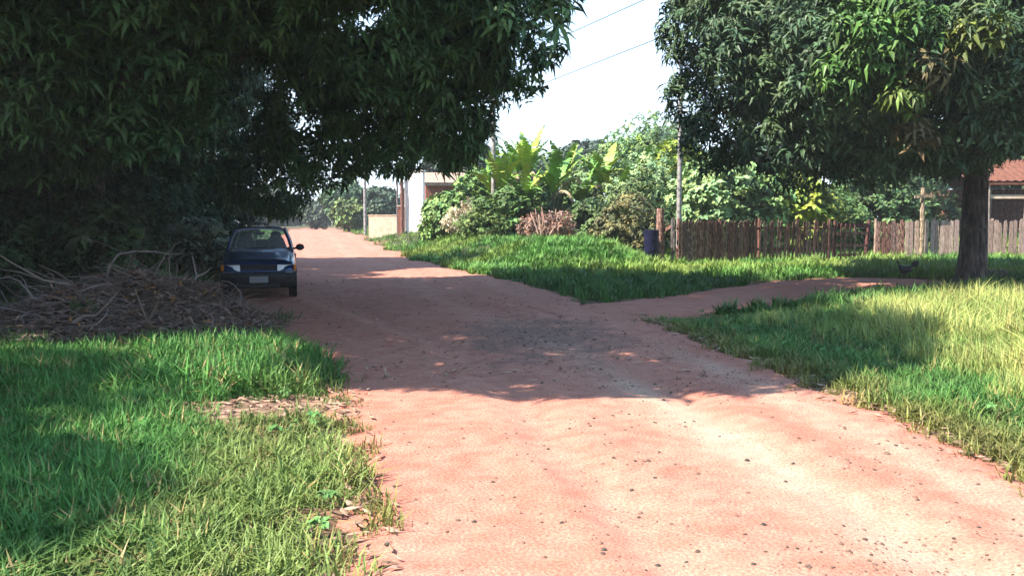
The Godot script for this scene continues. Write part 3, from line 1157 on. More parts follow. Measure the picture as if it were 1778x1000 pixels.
	# wheels
	for sx in [-1.0, 1.0]:
		for z in [1.22, -1.22]:
			var ax := Vector3(sx * 0.735, 0.285, z)
			g = Geo.new()
			var rr := []
			for p in [[-0.085, 0.19], [-0.085, 0.26], [-0.06, 0.285], [0.06, 0.285], [0.085, 0.262], [0.088, 0.19]]:
				var r := PackedVector3Array()
				for k in 24:
					r.append(ax + Vector3(sx * p[0], p[1] * cos(TAU * k / 24), p[1] * sin(TAU * k / 24)))
				rr.append(r)
			g.grid(rr, true)
			g.cap(rr[0], Vector3(-sx, 0, 0))
			var ty := part("wheel", g.mesh(), M.tyre, t)
			g = Geo.new()
			rr = []
			for p in [[0.084, 0.19], [0.06, 0.17], [0.055, 0.08], [0.075, 0.05], [0.078, 0.01]]:
				var r := PackedVector3Array()
				for k in 20:
					r.append(ax + Vector3(sx * p[0], p[1] * cos(TAU * k / 20), p[1] * sin(TAU * k / 20)))
				rr.append(r)
			g.grid(rr, true)
			part("rim", g.mesh(), M.rim, ty)
			g = Geo.new()
			g.tube([Vector3(sx * 0.81, 0.30, z), Vector3(sx * 0.826, 0.30, z)], [0.335, 0.335], 24)  # flat dark disc standing for the shade inside the arch
			part("wheel_arch_shade", g.mesh(), M.black_plastic, t)
	# inside
	g = Geo.new()
	g.box(Transform3D(Basis.IDENTITY, Vector3(0, 0.94, 0.66)), Vector3(1.38, 0.07, 0.4))
	part("dashboard", g.mesh(), M.upholstery, t)
	for sx in [-0.36, 0.36]:
		g = Geo.new()
		g.ball(Vector3(sx, 0.92, -0.33), Basis(Vector3.RIGHT, -0.2) * Basis.from_scale(Vector3(0.25, 0.34, 0.09)), 12, 8)
		var se := part("front_seat", g.mesh(), M.upholstery, t)
		g = Geo.new()
		g.ball(Vector3(sx, 1.235, -0.40), Basis.from_scale(Vector3(0.13, 0.085, 0.055)), 10, 6)
		part("headrest", g.mesh(), M.upholstery, se)
	g = Geo.new()
	g.ball(Vector3(0, 0.90, -1.1), Basis.from_scale(Vector3(0.66, 0.22, 0.1)), 14, 8)
	part("rear_seat", g.mesh(), M.upholstery, t)
	g = Geo.new()
	var ring := []
	for k in 25:
		ring.append(Vector3(0.36 + 0.18 * cos(TAU * k / 24), 0.99 + 0.15 * sin(TAU * k / 24), 0.36 - 0.09 * sin(TAU * k / 24)))
	var rads := []
	rads.resize(25)
	rads.fill(0.014)
	g.tube(ring, rads, 6, false)
	part("steering_wheel", g.mesh(), M.black_plastic, t)
	g = Geo.new()
	g.box(Transform3D(Basis(Vector3.RIGHT, 0.2), Vector3(0, 1.275, 0.25)), Vector3(0.2, 0.055, 0.03))
	part("inside_mirror", g.mesh(), M.black_plastic, t)

# ---------------------------------------------------------------- fences
# a paling with a worn, uneven top; origin at its foot
func paling(w: float, h: float, th: float, sd: int) -> ArrayMesh:
	rng.seed = sd
	var g := Geo.new()
	var f := []
	var cut := [h - rnd(0, 0.07), h + rnd(-0.01, 0.03), h - rnd(0, 0.08)]
	for y in [0, 1, 2]:
		f.append([Vector3(-w * 0.5 * rnd(0.9, 1.08), [0.0, h * 0.5, cut[0]][y], 0), Vector3(rnd(-0.1, 0.1) * w, [0.0, h * 0.5, cut[1]][y], 0), Vector3(w * 0.5 * rnd(0.9, 1.08), [0.0, h * 0.5, cut[2]][y], 0)])
	var z := Vector3(0, 0, th * 0.5)
	for y in 2:
		for x in 2:
			g.quad(f[y][x] + z, f[y][x + 1] + z, f[y + 1][x + 1] + z, f[y + 1][x] + z, Vector3.BACK)
			g.quad(f[y][x] - z, f[y][x + 1] - z, f[y + 1][x + 1] - z, f[y + 1][x] - z, Vector3.FORWARD)
		g.quad(f[y][0] - z, f[y][0] + z, f[y + 1][0] + z, f[y + 1][0] - z, Vector3.LEFT)
		g.quad(f[y][2] - z, f[y][2] + z, f[y + 1][2] + z, f[y + 1][2] - z, Vector3.RIGHT)
	for x in 2:
		g.quad(f[2][x] - z, f[2][x] + z, f[2][x + 1] + z, f[2][x + 1] - z, Vector3.UP)
	return g.mesh()

func post_mesh(h: float, r: float, sides := 8) -> ArrayMesh:
	var g := Geo.new()
	var path := []
	var rad := []
	for i in 6:
		path.append(Vector3(rnd(-1, 1) * r * 0.15, -0.3 + (h + 0.3) * i / 5.0, rnd(-1, 1) * r * 0.15))
		rad.append(r * rnd(0.9, 1.08))
	g.tube(path, rad, sides)
	return g.mesh()

func plank(a: Vector3, b: Vector3, hgt: float, th: float) -> ArrayMesh:
	var g := Geo.new()
	var x := (b - a).normalized()
	var zz := x.cross(Vector3.UP).normalized()
	g.box(Transform3D(Basis(x, zz.cross(x), zz), (a + b) * 0.5), Vector3(a.distance_to(b), hgt, th))
	return g.mesh()

func build_fences() -> void:
	# dark paling fence, close boards first, gappy towards its far end
	var a := Vector3(5.78, 0, -29.9)
	var b := Vector3(12.2, 0, -32.4)
	var dir := (b - a).normalized()
	var turn := atan2(-dir.z, dir.x)
	var f := thing("paling_fence", "weathered brown fence of upright palings with gaps towards one end", "fence", Vector3(a.x, H(a.x, a.z), a.z), turn, "")
	var variants := []
	for k in 7:
		variants.append(paling(0.115, 1.0, 0.02, 50 + k))
	var wide := []
	for k in 4:
		wide.append(paling(0.19, 1.0, 0.022, 70 + k))
	rng.seed = 1200
	var long := a.distance_to(b)
	var x := 0.12
	while x < long:
		var s := x / long
		var w := a.lerp(b, s)
		var gy := H(w.x, w.z) - f.position.y
		var hh := 1.66 + rnd(-0.05, 0.04) - 0.03 * s
		var k := rng.randi() % 7
		var sx := rnd(0.8, 1.15)
		if s > 0.5:
			sx *= rnd(0.6, 0.95)
			if rng.randf() < 0.3:
				hh *= rnd(0.72, 0.97)
		var tilt := Basis(Vector3.BACK, rnd(-0.015, 0.015) * (3.0 if s > 0.5 else 1.0))
		part("paling", variants[k], M["paling%d" % ((rng.randi() % 2) + 3 if s < 0.11 else rng.randi() % 4)], f, Transform3D(tilt * Basis.from_scale(Vector3(sx, hh, 1.0)), Vector3(x, gy, rnd(0.015, 0.03))))
		x += 0.115 * sx + (rnd(0.004, 0.014) if s < 0.42 else rnd(0.02, 0.12))
	for y in [0.62, 1.38]:
		part("rail", plank(Vector3(0.0, y, -0.03), Vector3(long + 0.1, y - 0.02, -0.03), 0.085, 0.05), M.paling2, f)
	for s in [0.02, 0.27, 0.52, 0.77, 0.99]:
		part("post", post_mesh(1.72, 0.055), M.paling0, f, Transform3D(Basis.IDENTITY, Vector3(long * s, 0, -0.12)))
	# gate of boards, red top rail
	var g0 := Vector3(12.35, 0, -32.6)
	var gt := thing("board_gate", "low wooden gate of horizontal rails with dark red top board", "gate", Vector3(g0.x, H(g0.x, g0.z), g0.z), turn)
	part("gate_post", post_mesh(1.66, 0.06), M.paling2, gt)
	part("gate_post", post_mesh(1.68, 0.075), M.red_board, gt, Transform3D(Basis(Vector3.BACK, -0.09), Vector3(1.52, 0, 0)))
	part("top_board", plank(Vector3(0.05, 1.5, 0.07), Vector3(1.58, 1.47, 0.07), 0.17, 0.03), M.red_board, gt)
	for y in [1.16, 0.72, 0.34]:
		part("board", plank(Vector3(0.05, y, 0.07), Vector3(1.52, y + rnd(-0.04, 0.04), 0.07), 0.10, 0.03), M.paling1, gt)
	for k in 4:
		part("upright", variants[k], M["paling%d" % k], gt, Transform3D(Basis.from_scale(Vector3(0.7, rnd(1.25, 1.55), 1.0)), Vector3(0.22 + k * rnd(0.2, 0.26), 0.02, 0.1)))
	# pale board fence further back
	var c := Vector3(15.7, 0, -36.8)
	var e := Vector3(26.0, 0, -36.9)
	dir = (e - c).normalized()
	var turn2 := atan2(-dir.z, dir.x)
	var p := thing("board_fence", "pale board fence behind the thick mango trunk", "fence", Vector3(c.x, H(c.x, c.z), c.z), turn2)
	long = c.distance_to(e)
	x = 0.1
	var n := 0
	while x < long:
		var w := c.lerp(e, x / long)
		var gy := H(w.x, w.z) - p.position.y
		var dark := n < 6
		part("board", wide[rng.randi() % 4], M[("paling%d" if dark else "pale_board%d") % (rng.randi() % 5)], p, Transform3D(Basis(Vector3.BACK, rnd(-0.02, 0.02)) * Basis.from_scale(Vector3(rnd(0.8, 1.1), 1.66 + rnd(-0.09, 0.06), 1.0)), Vector3(x, gy, rnd(0.015, 0.03))))
		x += 0.19 + (rnd(0.0, 0.02) if rng.randf() < 0.85 else rnd(0.05, 0.11))
		n += 1
	for y in [0.5, 1.3]:
		part("rail", plank(Vector3(0.0, y, -0.03), Vector3(long, y, -0.03), 0.08, 0.05), M.pale_board2, p)
	for k in 5:
		part("post", post_mesh(1.75, 0.06), M.pale_board0, p, Transform3D(Basis.IDENTITY, Vector3(0.05 + long * k / 4.05, 0, -0.13)))
	# posts of their own
	var q := thing("tall_post", "tall tan timber post with a short cross piece at the board fence", "post", Vector3(17.6, H(17.6, -36.6), -36.6))
	part("shaft", post_mesh(3.05, 0.1), M.tan_post, q)
	part("cross_piece", plank(Vector3(-0.42, 2.66, 0.11), Vector3(0.42, 2.72, 0.11), 0.13, 0.05), M.tan_post, q)
	q = thing("corner_post", "slim grey corner post where the brown paling fence begins", "post", Vector3(5.6, H(5.6, -29.7), -29.7))
	part("shaft", paling(0.11, 1.75, 0.1, 99), M.grey_post, q)
	q = thing("gate_stump", "thick weathered brown timber post beside the blue bin", "post", Vector3(5.2, H(5.2, -30.0), -30.0))
	rng.seed = 21
	part("shaft", post_mesh(2.05, 0.15, 10), M.paling3, q)
	part("stay", plank(Vector3(0.1, 1.25, 0.02), Vector3(0.4, 1.45, 0.2), 0.1, 0.04), M.paling1, q)
	# blue bin on a stand
	q = thing("rubbish_bin", "dark blue drum bin on a short wooden stand beside the fence", "bin", Vector3(4.83, H(4.83, -29.5), -29.5))
	var g := Geo.new()
	var rr := []
	for s in [[0.26, 0.20], [0.28, 0.235], [0.50, 0.25], [0.52, 0.265], [0.54, 0.25], [0.84, 0.258], [0.86, 0.272], [0.88, 0.258], [1.16, 0.262], [1.19, 0.275], [1.21, 0.255], [1.18, 0.245], [0.5, 0.235]]:
		var r := PackedVector3Array()
		for k in 20:
			r.append(Vector3(s[1] * cos(TAU * k / 20), s[0], s[1] * sin(TAU * k / 20)))
		rr.append(r)
	g.grid(rr, true)
	g.cap(rr[0], Vector3.DOWN)
	part("drum", g.mesh(), M.drum_blue, q)
	for s in [[-0.16, -0.12], [0.16, -0.12], [0.0, 0.17]]:
		part("leg", post_mesh(0.27, 0.045, 7), M.paling2, q, Transform3D(Basis.IDENTITY, Vector3(s[0], 0, s[1])))

# ---------------------------------------------------------------- poles and wires
func pole(label: String, at: Vector3, h: float, r: float, arm_y: float, arm_turn: float) -> Node3D:
	var t := thing("utility_pole", label, "pole", Vector3(at.x, H(at.x, at.z), at.z), arm_turn, "power poles")
	var g := Geo.new()
	g.tube([Vector3(0, -0.4, 0), Vector3(0, h * 0.5, 0), Vector3(0, h, 0)], [r, r * 0.85, r * 0.68], 12)
	part("shaft", g.mesh(), M.concrete, t)
	g = Geo.new()
	g.box(Transform3D(Basis.IDENTITY, Vector3(0, arm_y, r * 0.75)), Vector3(1.5, 0.09, 0.09))
	part("cross_arm", g.mesh(), M.paling2, t)
	for x in [-0.65, 0.0, 0.65]:
		g = Geo.new()
		var rr := []
		for s in [[0.045, 0.02], [0.06, 0.05], [0.09, 0.05], [0.10, 0.03], [0.14, 0.045], [0.17, 0.02]]:
			var q := PackedVector3Array()
			for k in 8:
				q.append(Vector3(x + s[1] * cos(TAU * k / 8), arm_y + s[0], r * 0.75 + s[1] * sin(TAU * k / 8)))
			rr.append(q)
		g.grid(rr, true)
		part("insulator", g.mesh(), M.porcelain, t)
	return t

func wire(label: String, a: Vector3, b: Vector3, sag: float, r: float) -> void:
	var path := []
	var rad := []
	for i in 25:
		var f := i / 24.0
		path.append(a.lerp(b, f) + Vector3.DOWN * sag * 4.0 * f * (1.0 - f))
		rad.append(r)
	var g := Geo.new()
	g.tube(path, rad, 5)
	var o := part(numbered("power_line"), g.mesh(), M.wire, self)
	tag(o, label, "cable", "power lines")

# ---------------------------------------------------------------- bananas
func banana_leaf(l: float, w: float, arch: float, sd: int, dead := false) -> ArrayMesh:
	rng.seed = sd
	var g := Geo.new()
	var n := 16
	for i in n:
		for sg in [-1.0, 1.0]:
			var f0 := float(i) / n
			var f1 := float(i + 1) / n
			if rng.randf() < 0.25:
				f1 -= 0.3 / n
			var hang := rnd(0.0, 0.5) + (0.7 if dead else 0.0)
			var k := rnd(0.8, 1.2)
			g.col = Color(k, k, k)
			var p0 := mid_rib(f0, l, arch)
			var p1 := mid_rib(f1, l, arch)
			var w0 := w * pow(sin(PI * clampf(f0 * 0.92 + 0.06, 0.0, 1.0)), 0.6) * (0.0 if f0 < 0.08 else 1.0)
			var w1 := w * pow(sin(PI * clampf(f1 * 0.92 + 0.06, 0.0, 1.0)), 0.6) * (0.0 if f1 < 0.08 else 1.0)
			var o0 := p0 + Vector3(sg * w0 * cos(hang), -w0 * sin(hang) + 0.12 * w0, 0)
			var o1 := p1 + Vector3(sg * w1 * cos(hang), -w1 * sin(hang) + 0.12 * w1, 0)
			g.flat(p0, o0, p1)
			g.flat(o0, o1, p1)
	var path := []
	var rad := []
	for i in 9:
		path.append(mid_rib(i / 8.0, l, arch) + Vector3(0, -0.012, 0))
		rad.append(lerpf(0.035, 0.006, i / 8.0))
	g.col = Color(1.3, 1.3, 1.2)
	g.tube(path, rad, 5)
	return g.mesh()

func mid_rib(f: float, l: float, arch: float) -> Vector3:
	# rises, then bends over; z is the way the leaf leans
	var a := lerpf(1.35, 1.35 - arch, f)
	var p := Vector3.ZERO
	var k := 8
	for i in k:
		var t := f * (i + 0.5) / k
		var b := 1.35 - arch * t
		p += Vector3(0, sin(b), cos(b)) * l * f / k
	return p

var banana_meshes := []
var banana_dead := []

func banana(label: String, at: Vector3, h: float, leaves: int, lean: Vector3, sd: int, dead := 2) -> void:
	if banana_meshes.is_empty():
		for k in 5:
			banana_meshes.append(banana_leaf(rnd(2.1, 2.7), rnd(0.24, 0.31), [0.8, 1.3, 1.7, 0.5, 1.1][k], 300 + k))
		for k in 2:
			banana_dead.append(banana_leaf(1.8, 0.22, 3.3, 320 + k, true))
	rng.seed = sd
	var t := thing("banana_plant", label, "banana plant", Vector3(at.x, H(at.x, at.z), at.z), 0.0, "banana plants behind the grassy bank")
	var g := Geo.new()
	var path := []
	var rad := []
	for i in 6:
		var f := i / 5.0
		path.append(Vector3(0, -0.2 + f * (h + 0.2), 0) + lean * f * f)
		rad.append(lerpf(0.17, 0.085, f))
	g.tube(path, rad, 10)
	part("stem", g.mesh(), M.banana_stem, t)
	var top := Vector3(0, h - 0.1, 0) + lean
	for i in leaves + 3:
		var a := TAU * i * 0.382 + rnd(-0.3, 0.3)
		var s := rnd(0.65, 1.05)
		var m: StandardMaterial3D = M["banana%d" % (rng.randi() % 4)]
		part("leaf", banana_meshes[rng.randi() % 5], m, t, Transform3D(Basis(Vector3.UP, a).rotated(Vector3(cos(a), 0, -sin(a)), rnd(-0.1, 0.25)).scaled(Vector3.ONE * s), top + Vector3(0, rnd(-0.25, 0.1), 0)))
	for i in dead:
		var a := rnd(0, TAU)
		var o := part("dead_leaf", banana_dead[rng.randi() % 2], M.banana_dry, t, Transform3D(Basis(Vector3.UP, a).scaled(Vector3.ONE * rnd(0.8, 1.1)), top + Vector3(0, -0.4, 0)))
		if i == 0:
			o.set_meta("label", "dead straw-brown leaf hanging down the stem")

# ---------------------------------------------------------------- buildings
func slab(a: Vector3, b: Vector3) -> ArrayMesh:
	var g := Geo.new()
	g.box(Transform3D(Basis.IDENTITY, (a + b) * 0.5), (b - a).abs())
	return g.mesh()

func build_buildings() -> void:
	rng.seed = 88
	# brick house with a pale roof
	var y := H(-5.0, -66.0)
	var t := thing("brick_house", "red brick house with a pale sloping roof behind the tall white wall", "house", Vector3(-5.0, y, -66.0), 0.12)
	part("wall", slab(Vector3(-1.7, -0.4, -3.0), Vector3(1.9, 3.35, 3.0)), M.brick_wall, t)
	var g := Geo.new()
	g.box(Transform3D(Basis(Vector3.RIGHT, 0.22), Vector3(0.1, 3.85, 1.6)), Vector3(4.0, 0.14, 4.4))
	g.box(Transform3D(Basis(Vector3.RIGHT, -0.22), Vector3(0.1, 3.85, -2.55)), Vector3(4.0, 0.14, 4.2))
	part("roof", g.mesh(), M.pale_roof, t)
	part("window", slab(Vector3(-0.9, 1.2, 2.98), Vector3(0.2, 2.3, 3.03)), M.window_glass, t)
	part("eaves_board", slab(Vector3(-1.9, 3.22, 3.62), Vector3(2.1, 3.36, 3.68)), M.cream_plaster, t)
	# tall white wall end
	y = H(-7.4, -60.0)
	t = thing("white_wall", "tall white plastered wall standing at the roadside before the brick house", "wall", Vector3(-6.85, y, -60.0), -0.45)
	part("panel", slab(Vector3(-0.72, -0.5, -0.12), Vector3(0.78, 4.3, 0.12)), M.white_plaster, t)
	part("coping", slab(Vector3(-0.8, 4.3, -0.17), Vector3(0.86, 4.4, 0.17)), M.white_plaster, t)
	# low cream wall along the road
	t = thing("low_wall", "low cream garden wall along the road before the white wall", "wall", Vector3(-9.5, H(-9.5, -65.0), -65.0), -0.4)
	part("panel", slab(Vector3(-1.6, -0.6, -0.1), Vector3(1.3, 1.55, 0.1)), M.cream_plaster, t)
	part("coping", slab(Vector3(-1.66, 1.55, -0.14), Vector3(1.36, 1.62, 0.14)), M.cream_plaster, t)
	t = thing("gate_pillar", "tan brick gate pillar ending the low cream wall", "pillar", Vector3(-7.95, H(-7.95, -61.5), -61.5))
	part("shaft", slab(Vector3(-0.24, -0.5, -0.24), Vector3(0.24, 1.95, 0.24)), M.brick_wall, t)
	part("cap", slab(Vector3(-0.3, 1.95, -0.3), Vector3(0.3, 2.05, 0.3)), M.cream_plaster, t)
	t = thing("dark_pole", "dark brown timber pole beside the tall white wall", "pole", Vector3(-7.72, H(-7.7, -60.0), -60.0))
	part("shaft", post_mesh(4.7, 0.13), M.paling0, t)
	t = thing("thin_pole", "thin grey pole standing behind the tan brick gate pillar", "pole", Vector3(-8.45, H(-8.4, -63.0), -63.0))
	part("shaft", post_mesh(4.6, 0.07), M.grey_post, t)
	# open shed with a rusty roof
	y = H(27.0, -45.0)
	t = thing("open_shed", "open garden shed with rusty red roof on pale posts behind the board fence", "shed", Vector3(27.6, y - 0.35, -46.0), -0.12)
	g = Geo.new()
	var rows := []
	for i in 2:
		var top := PackedVector3Array()
		for j in 81:
			top.append(Vector3(-3.9 + 7.8 * j / 80.0, 3.25 + 1.3 * i + 0.03 * cos(j * PI * 0.5), 2.4 - 3.6 * i))
		rows.append(top)
	g.grid(rows, false)
	part("roof_sheet", g.mesh(), M.rust_roof, t)
	g = Geo.new()
	rows = []
	for i in 2:
		var top := PackedVector3Array()
		for j in 81:
			top.append(Vector3(-3.9 + 7.8 * j / 80.0, 4.55 - 1.3 * i + 0.03 * cos(j * PI * 0.5), -1.22 - 3.4 * i))
		rows.append(top)
	g.grid(rows, false)
	part("roof_sheet", g.mesh(), M.rust_roof, t)
	part("beam", slab(Vector3(-3.7, 2.35, 2.0), Vector3(3.7, 2.55, 2.14)), M.cream_plaster, t)
	part("beam", slab(Vector3(-3.8, 3.05, 2.22), Vector3(3.8, 3.2, 2.36)), M.rust_roof, t)
	for x in [-3.4, -2.75, -0.9, 1.6, 3.5]:
		part("post", post_mesh(3.15, 0.09 if x != -0.9 else 0.11), M.pale_board3, t, Transform3D(Basis.IDENTITY, Vector3(x, 0, 2.2)))
	for x in [-3.4, 0.0, 3.5]:
		part("rear_post", post_mesh(3.0, 0.09), M.pale_board0, t, Transform3D(Basis.IDENTITY, Vector3(x, 0, -4.3)))
	part("rear_wall", slab(Vector3(-3.6, -0.2, -4.6), Vector3(3.6, 3.05, -4.45)), M.paling2, t)
	part("side_wall", slab(Vector3(-3.6, -0.2, -4.44), Vector3(-3.5, 2.9, -1.0)), M.brick_wall, t)

# ---------------------------------------------------------------- small things
func build_small() -> void:
	rng.seed = 640
	# black hen pecking about at the path's end
	var hx := 11.2
	var hz := -24.2
	var t := thing("hen", "black hen standing at the grassy edge of the footpath near the mango trunk", "hen", Vector3(hx, H(hx, hz), hz), PI)
	var rows := []
	for s in [[-0.20, 0.30, 0.025, 0.05], [-0.15, 0.285, 0.06, 0.075], [-0.08, 0.25, 0.095, 0.105], [0.0, 0.235, 0.11, 0.12], [0.08, 0.24, 0.105, 0.118], [0.14, 0.275, 0.08, 0.10], [0.18, 0.34, 0.05, 0.062], [0.195, 0.40, 0.034, 0.04], [0.205, 0.445, 0.034, 0.036], [0.23, 0.462, 0.03, 0.03], [0.255, 0.46, 0.012, 0.012]]:
		var r := PackedVector3Array()
		for k in 14:
			r.append(Vector3(s[0], s[1] + s[3] * cos(TAU * k / 14), s[2] * sin(TAU * k / 14)))
		rows.append(r)
	var g := Geo.new()
	g.grid(rows, true)
	part("body", g.mesh(), M.feather, t)
	for k in 7:
		g = Geo.new()
		var a := (k - 3) * 0.16
		var b := Vector3(-0.17, 0.31, 0.012 * (k - 3))
		var e := b + Vector3(-0.17 - 0.02 * cos(a * 3.0), 0.15 + 0.06 * cos(a * 4.0), 0.03 * (k - 3))
		g.flat(b, b.lerp(e, 0.6) + Vector3(0.03, 0.05, 0.01), e)
		g.flat(b, e, b.lerp(e, 0.6) + Vector3(-0.02, -0.05, 0.0))
		part("tail_feather", g.mesh(), M.feather, t)
	for sg in [-1.0, 1.0]:
		g = Geo.new()
		g.ball(Vector3(-0.02, 0.255, sg * 0.095), Basis(Vector3.BACK, 0.15) * Basis.from_scale(Vector3(0.135, 0.075, 0.025)), 10, 7)
		part("wing", g.mesh(), M.feather, t)
		g = Geo.new()
		g.tube([Vector3(0.03, 0.16, sg * 0.045), Vector3(0.015, 0.08, sg * 0.05), Vector3(0.02, 0.0, sg * 0.05)], [0.022, 0.01, 0.009], 6)
		for k in 3:
			g.tube([Vector3(0.02, 0.008, sg * 0.05), Vector3(0.075, 0.004, sg * 0.05 + (k - 1) * 0.035)], [0.008, 0.004], 5)
		part("leg", g.mesh(), M.hen_leg, t)
	g = Geo.new()
	for k in 4:
		g.flat(Vector3(0.185 + 0.017 * k, 0.483, 0), Vector3(0.194 + 0.017 * k, 0.515, 0), Vector3(0.206 + 0.017 * k, 0.48, 0))
	part("comb", g.mesh(), M.comb, t)
	g = Geo.new()
	g.tube([Vector3(0.25, 0.46, 0), Vector3(0.285, 0.452, 0)], [0.011, 0.002], 6)
	part("beak", g.mesh(), M.hen_leg, t)
	# log beside the trunk
	t = thing("log", "short dark cut log lying in the grass beside the mango trunk", "log", Vector3(13.35, H(13.35, -23.6), -23.6), 0.25)
	g = Geo.new()
	g.tube([Vector3(-0.42, 0.13, 0), Vector3(-0.1, 0.14, 0.02), Vector3(0.2, 0.13, 0), Vector3(0.42, 0.14, -0.02)], [0.125, 0.13, 0.12, 0.13], 12)
	part("stem", g.mesh(), M.bark, t)
	for sg in [-1.0, 1.0]:
		g = Geo.new()
		g.tube([Vector3(sg * 0.419, 0.135, 0), Vector3(sg * 0.427, 0.135, 0)], [0.112, 0.112], 12)
		part("cut_end", g.mesh(), M.paling3, t)
	# stack of dry stalks under the bananas
	var at := Vector3(1.55, H(1.55, -37.0), -37.0)
	t = thing("stalk_stack", "rounded stack of dry reddish brown stalks standing below the banana plants", "stack", at)
	for i in 110:
		var a := rnd(0, PI)
		var r := 1.15 * pow(rng.randf(), 0.5)
		var b := Vector3(-cos(a) * r, -0.1, sin(a) * r * 0.55)
		var hh := (1.0 + 0.35 * sin(a)) * rnd(0.8, 1.1)
		g = Geo.new()
		g.col = Color(0.26, 0.13, 0.09).lerp(Color(0.48, 0.35, 0.28), rng.randf())
		var tip := b + Vector3(cos(a) * 0.2 * r + rnd(-0.55, 0.55), hh * rnd(0.45, 1.15), -0.2 + rnd(-0.3, 0.3))
		g.tube([b, b.lerp(tip, 0.5) + Vector3(rnd(-0.05, 0.05), 0, 0.06), tip], [0.035, 0.035, 0.02], 5)
		part("stalk", g.mesh(), M.twig, t)
	foliage(t, "dry_fronds", "dry", M.dry_leaf, [[at + Vector3(-0.4, 0.55, 0.1), Vector3(0.85, 0.6, 0.6)], [at + Vector3(0.5, 0.6, 0.1), Vector3(0.8, 0.7, 0.6)]], 22.0, 1.3, Color(0.30, 0.185, 0.14), 0.4, 655, 0.5)

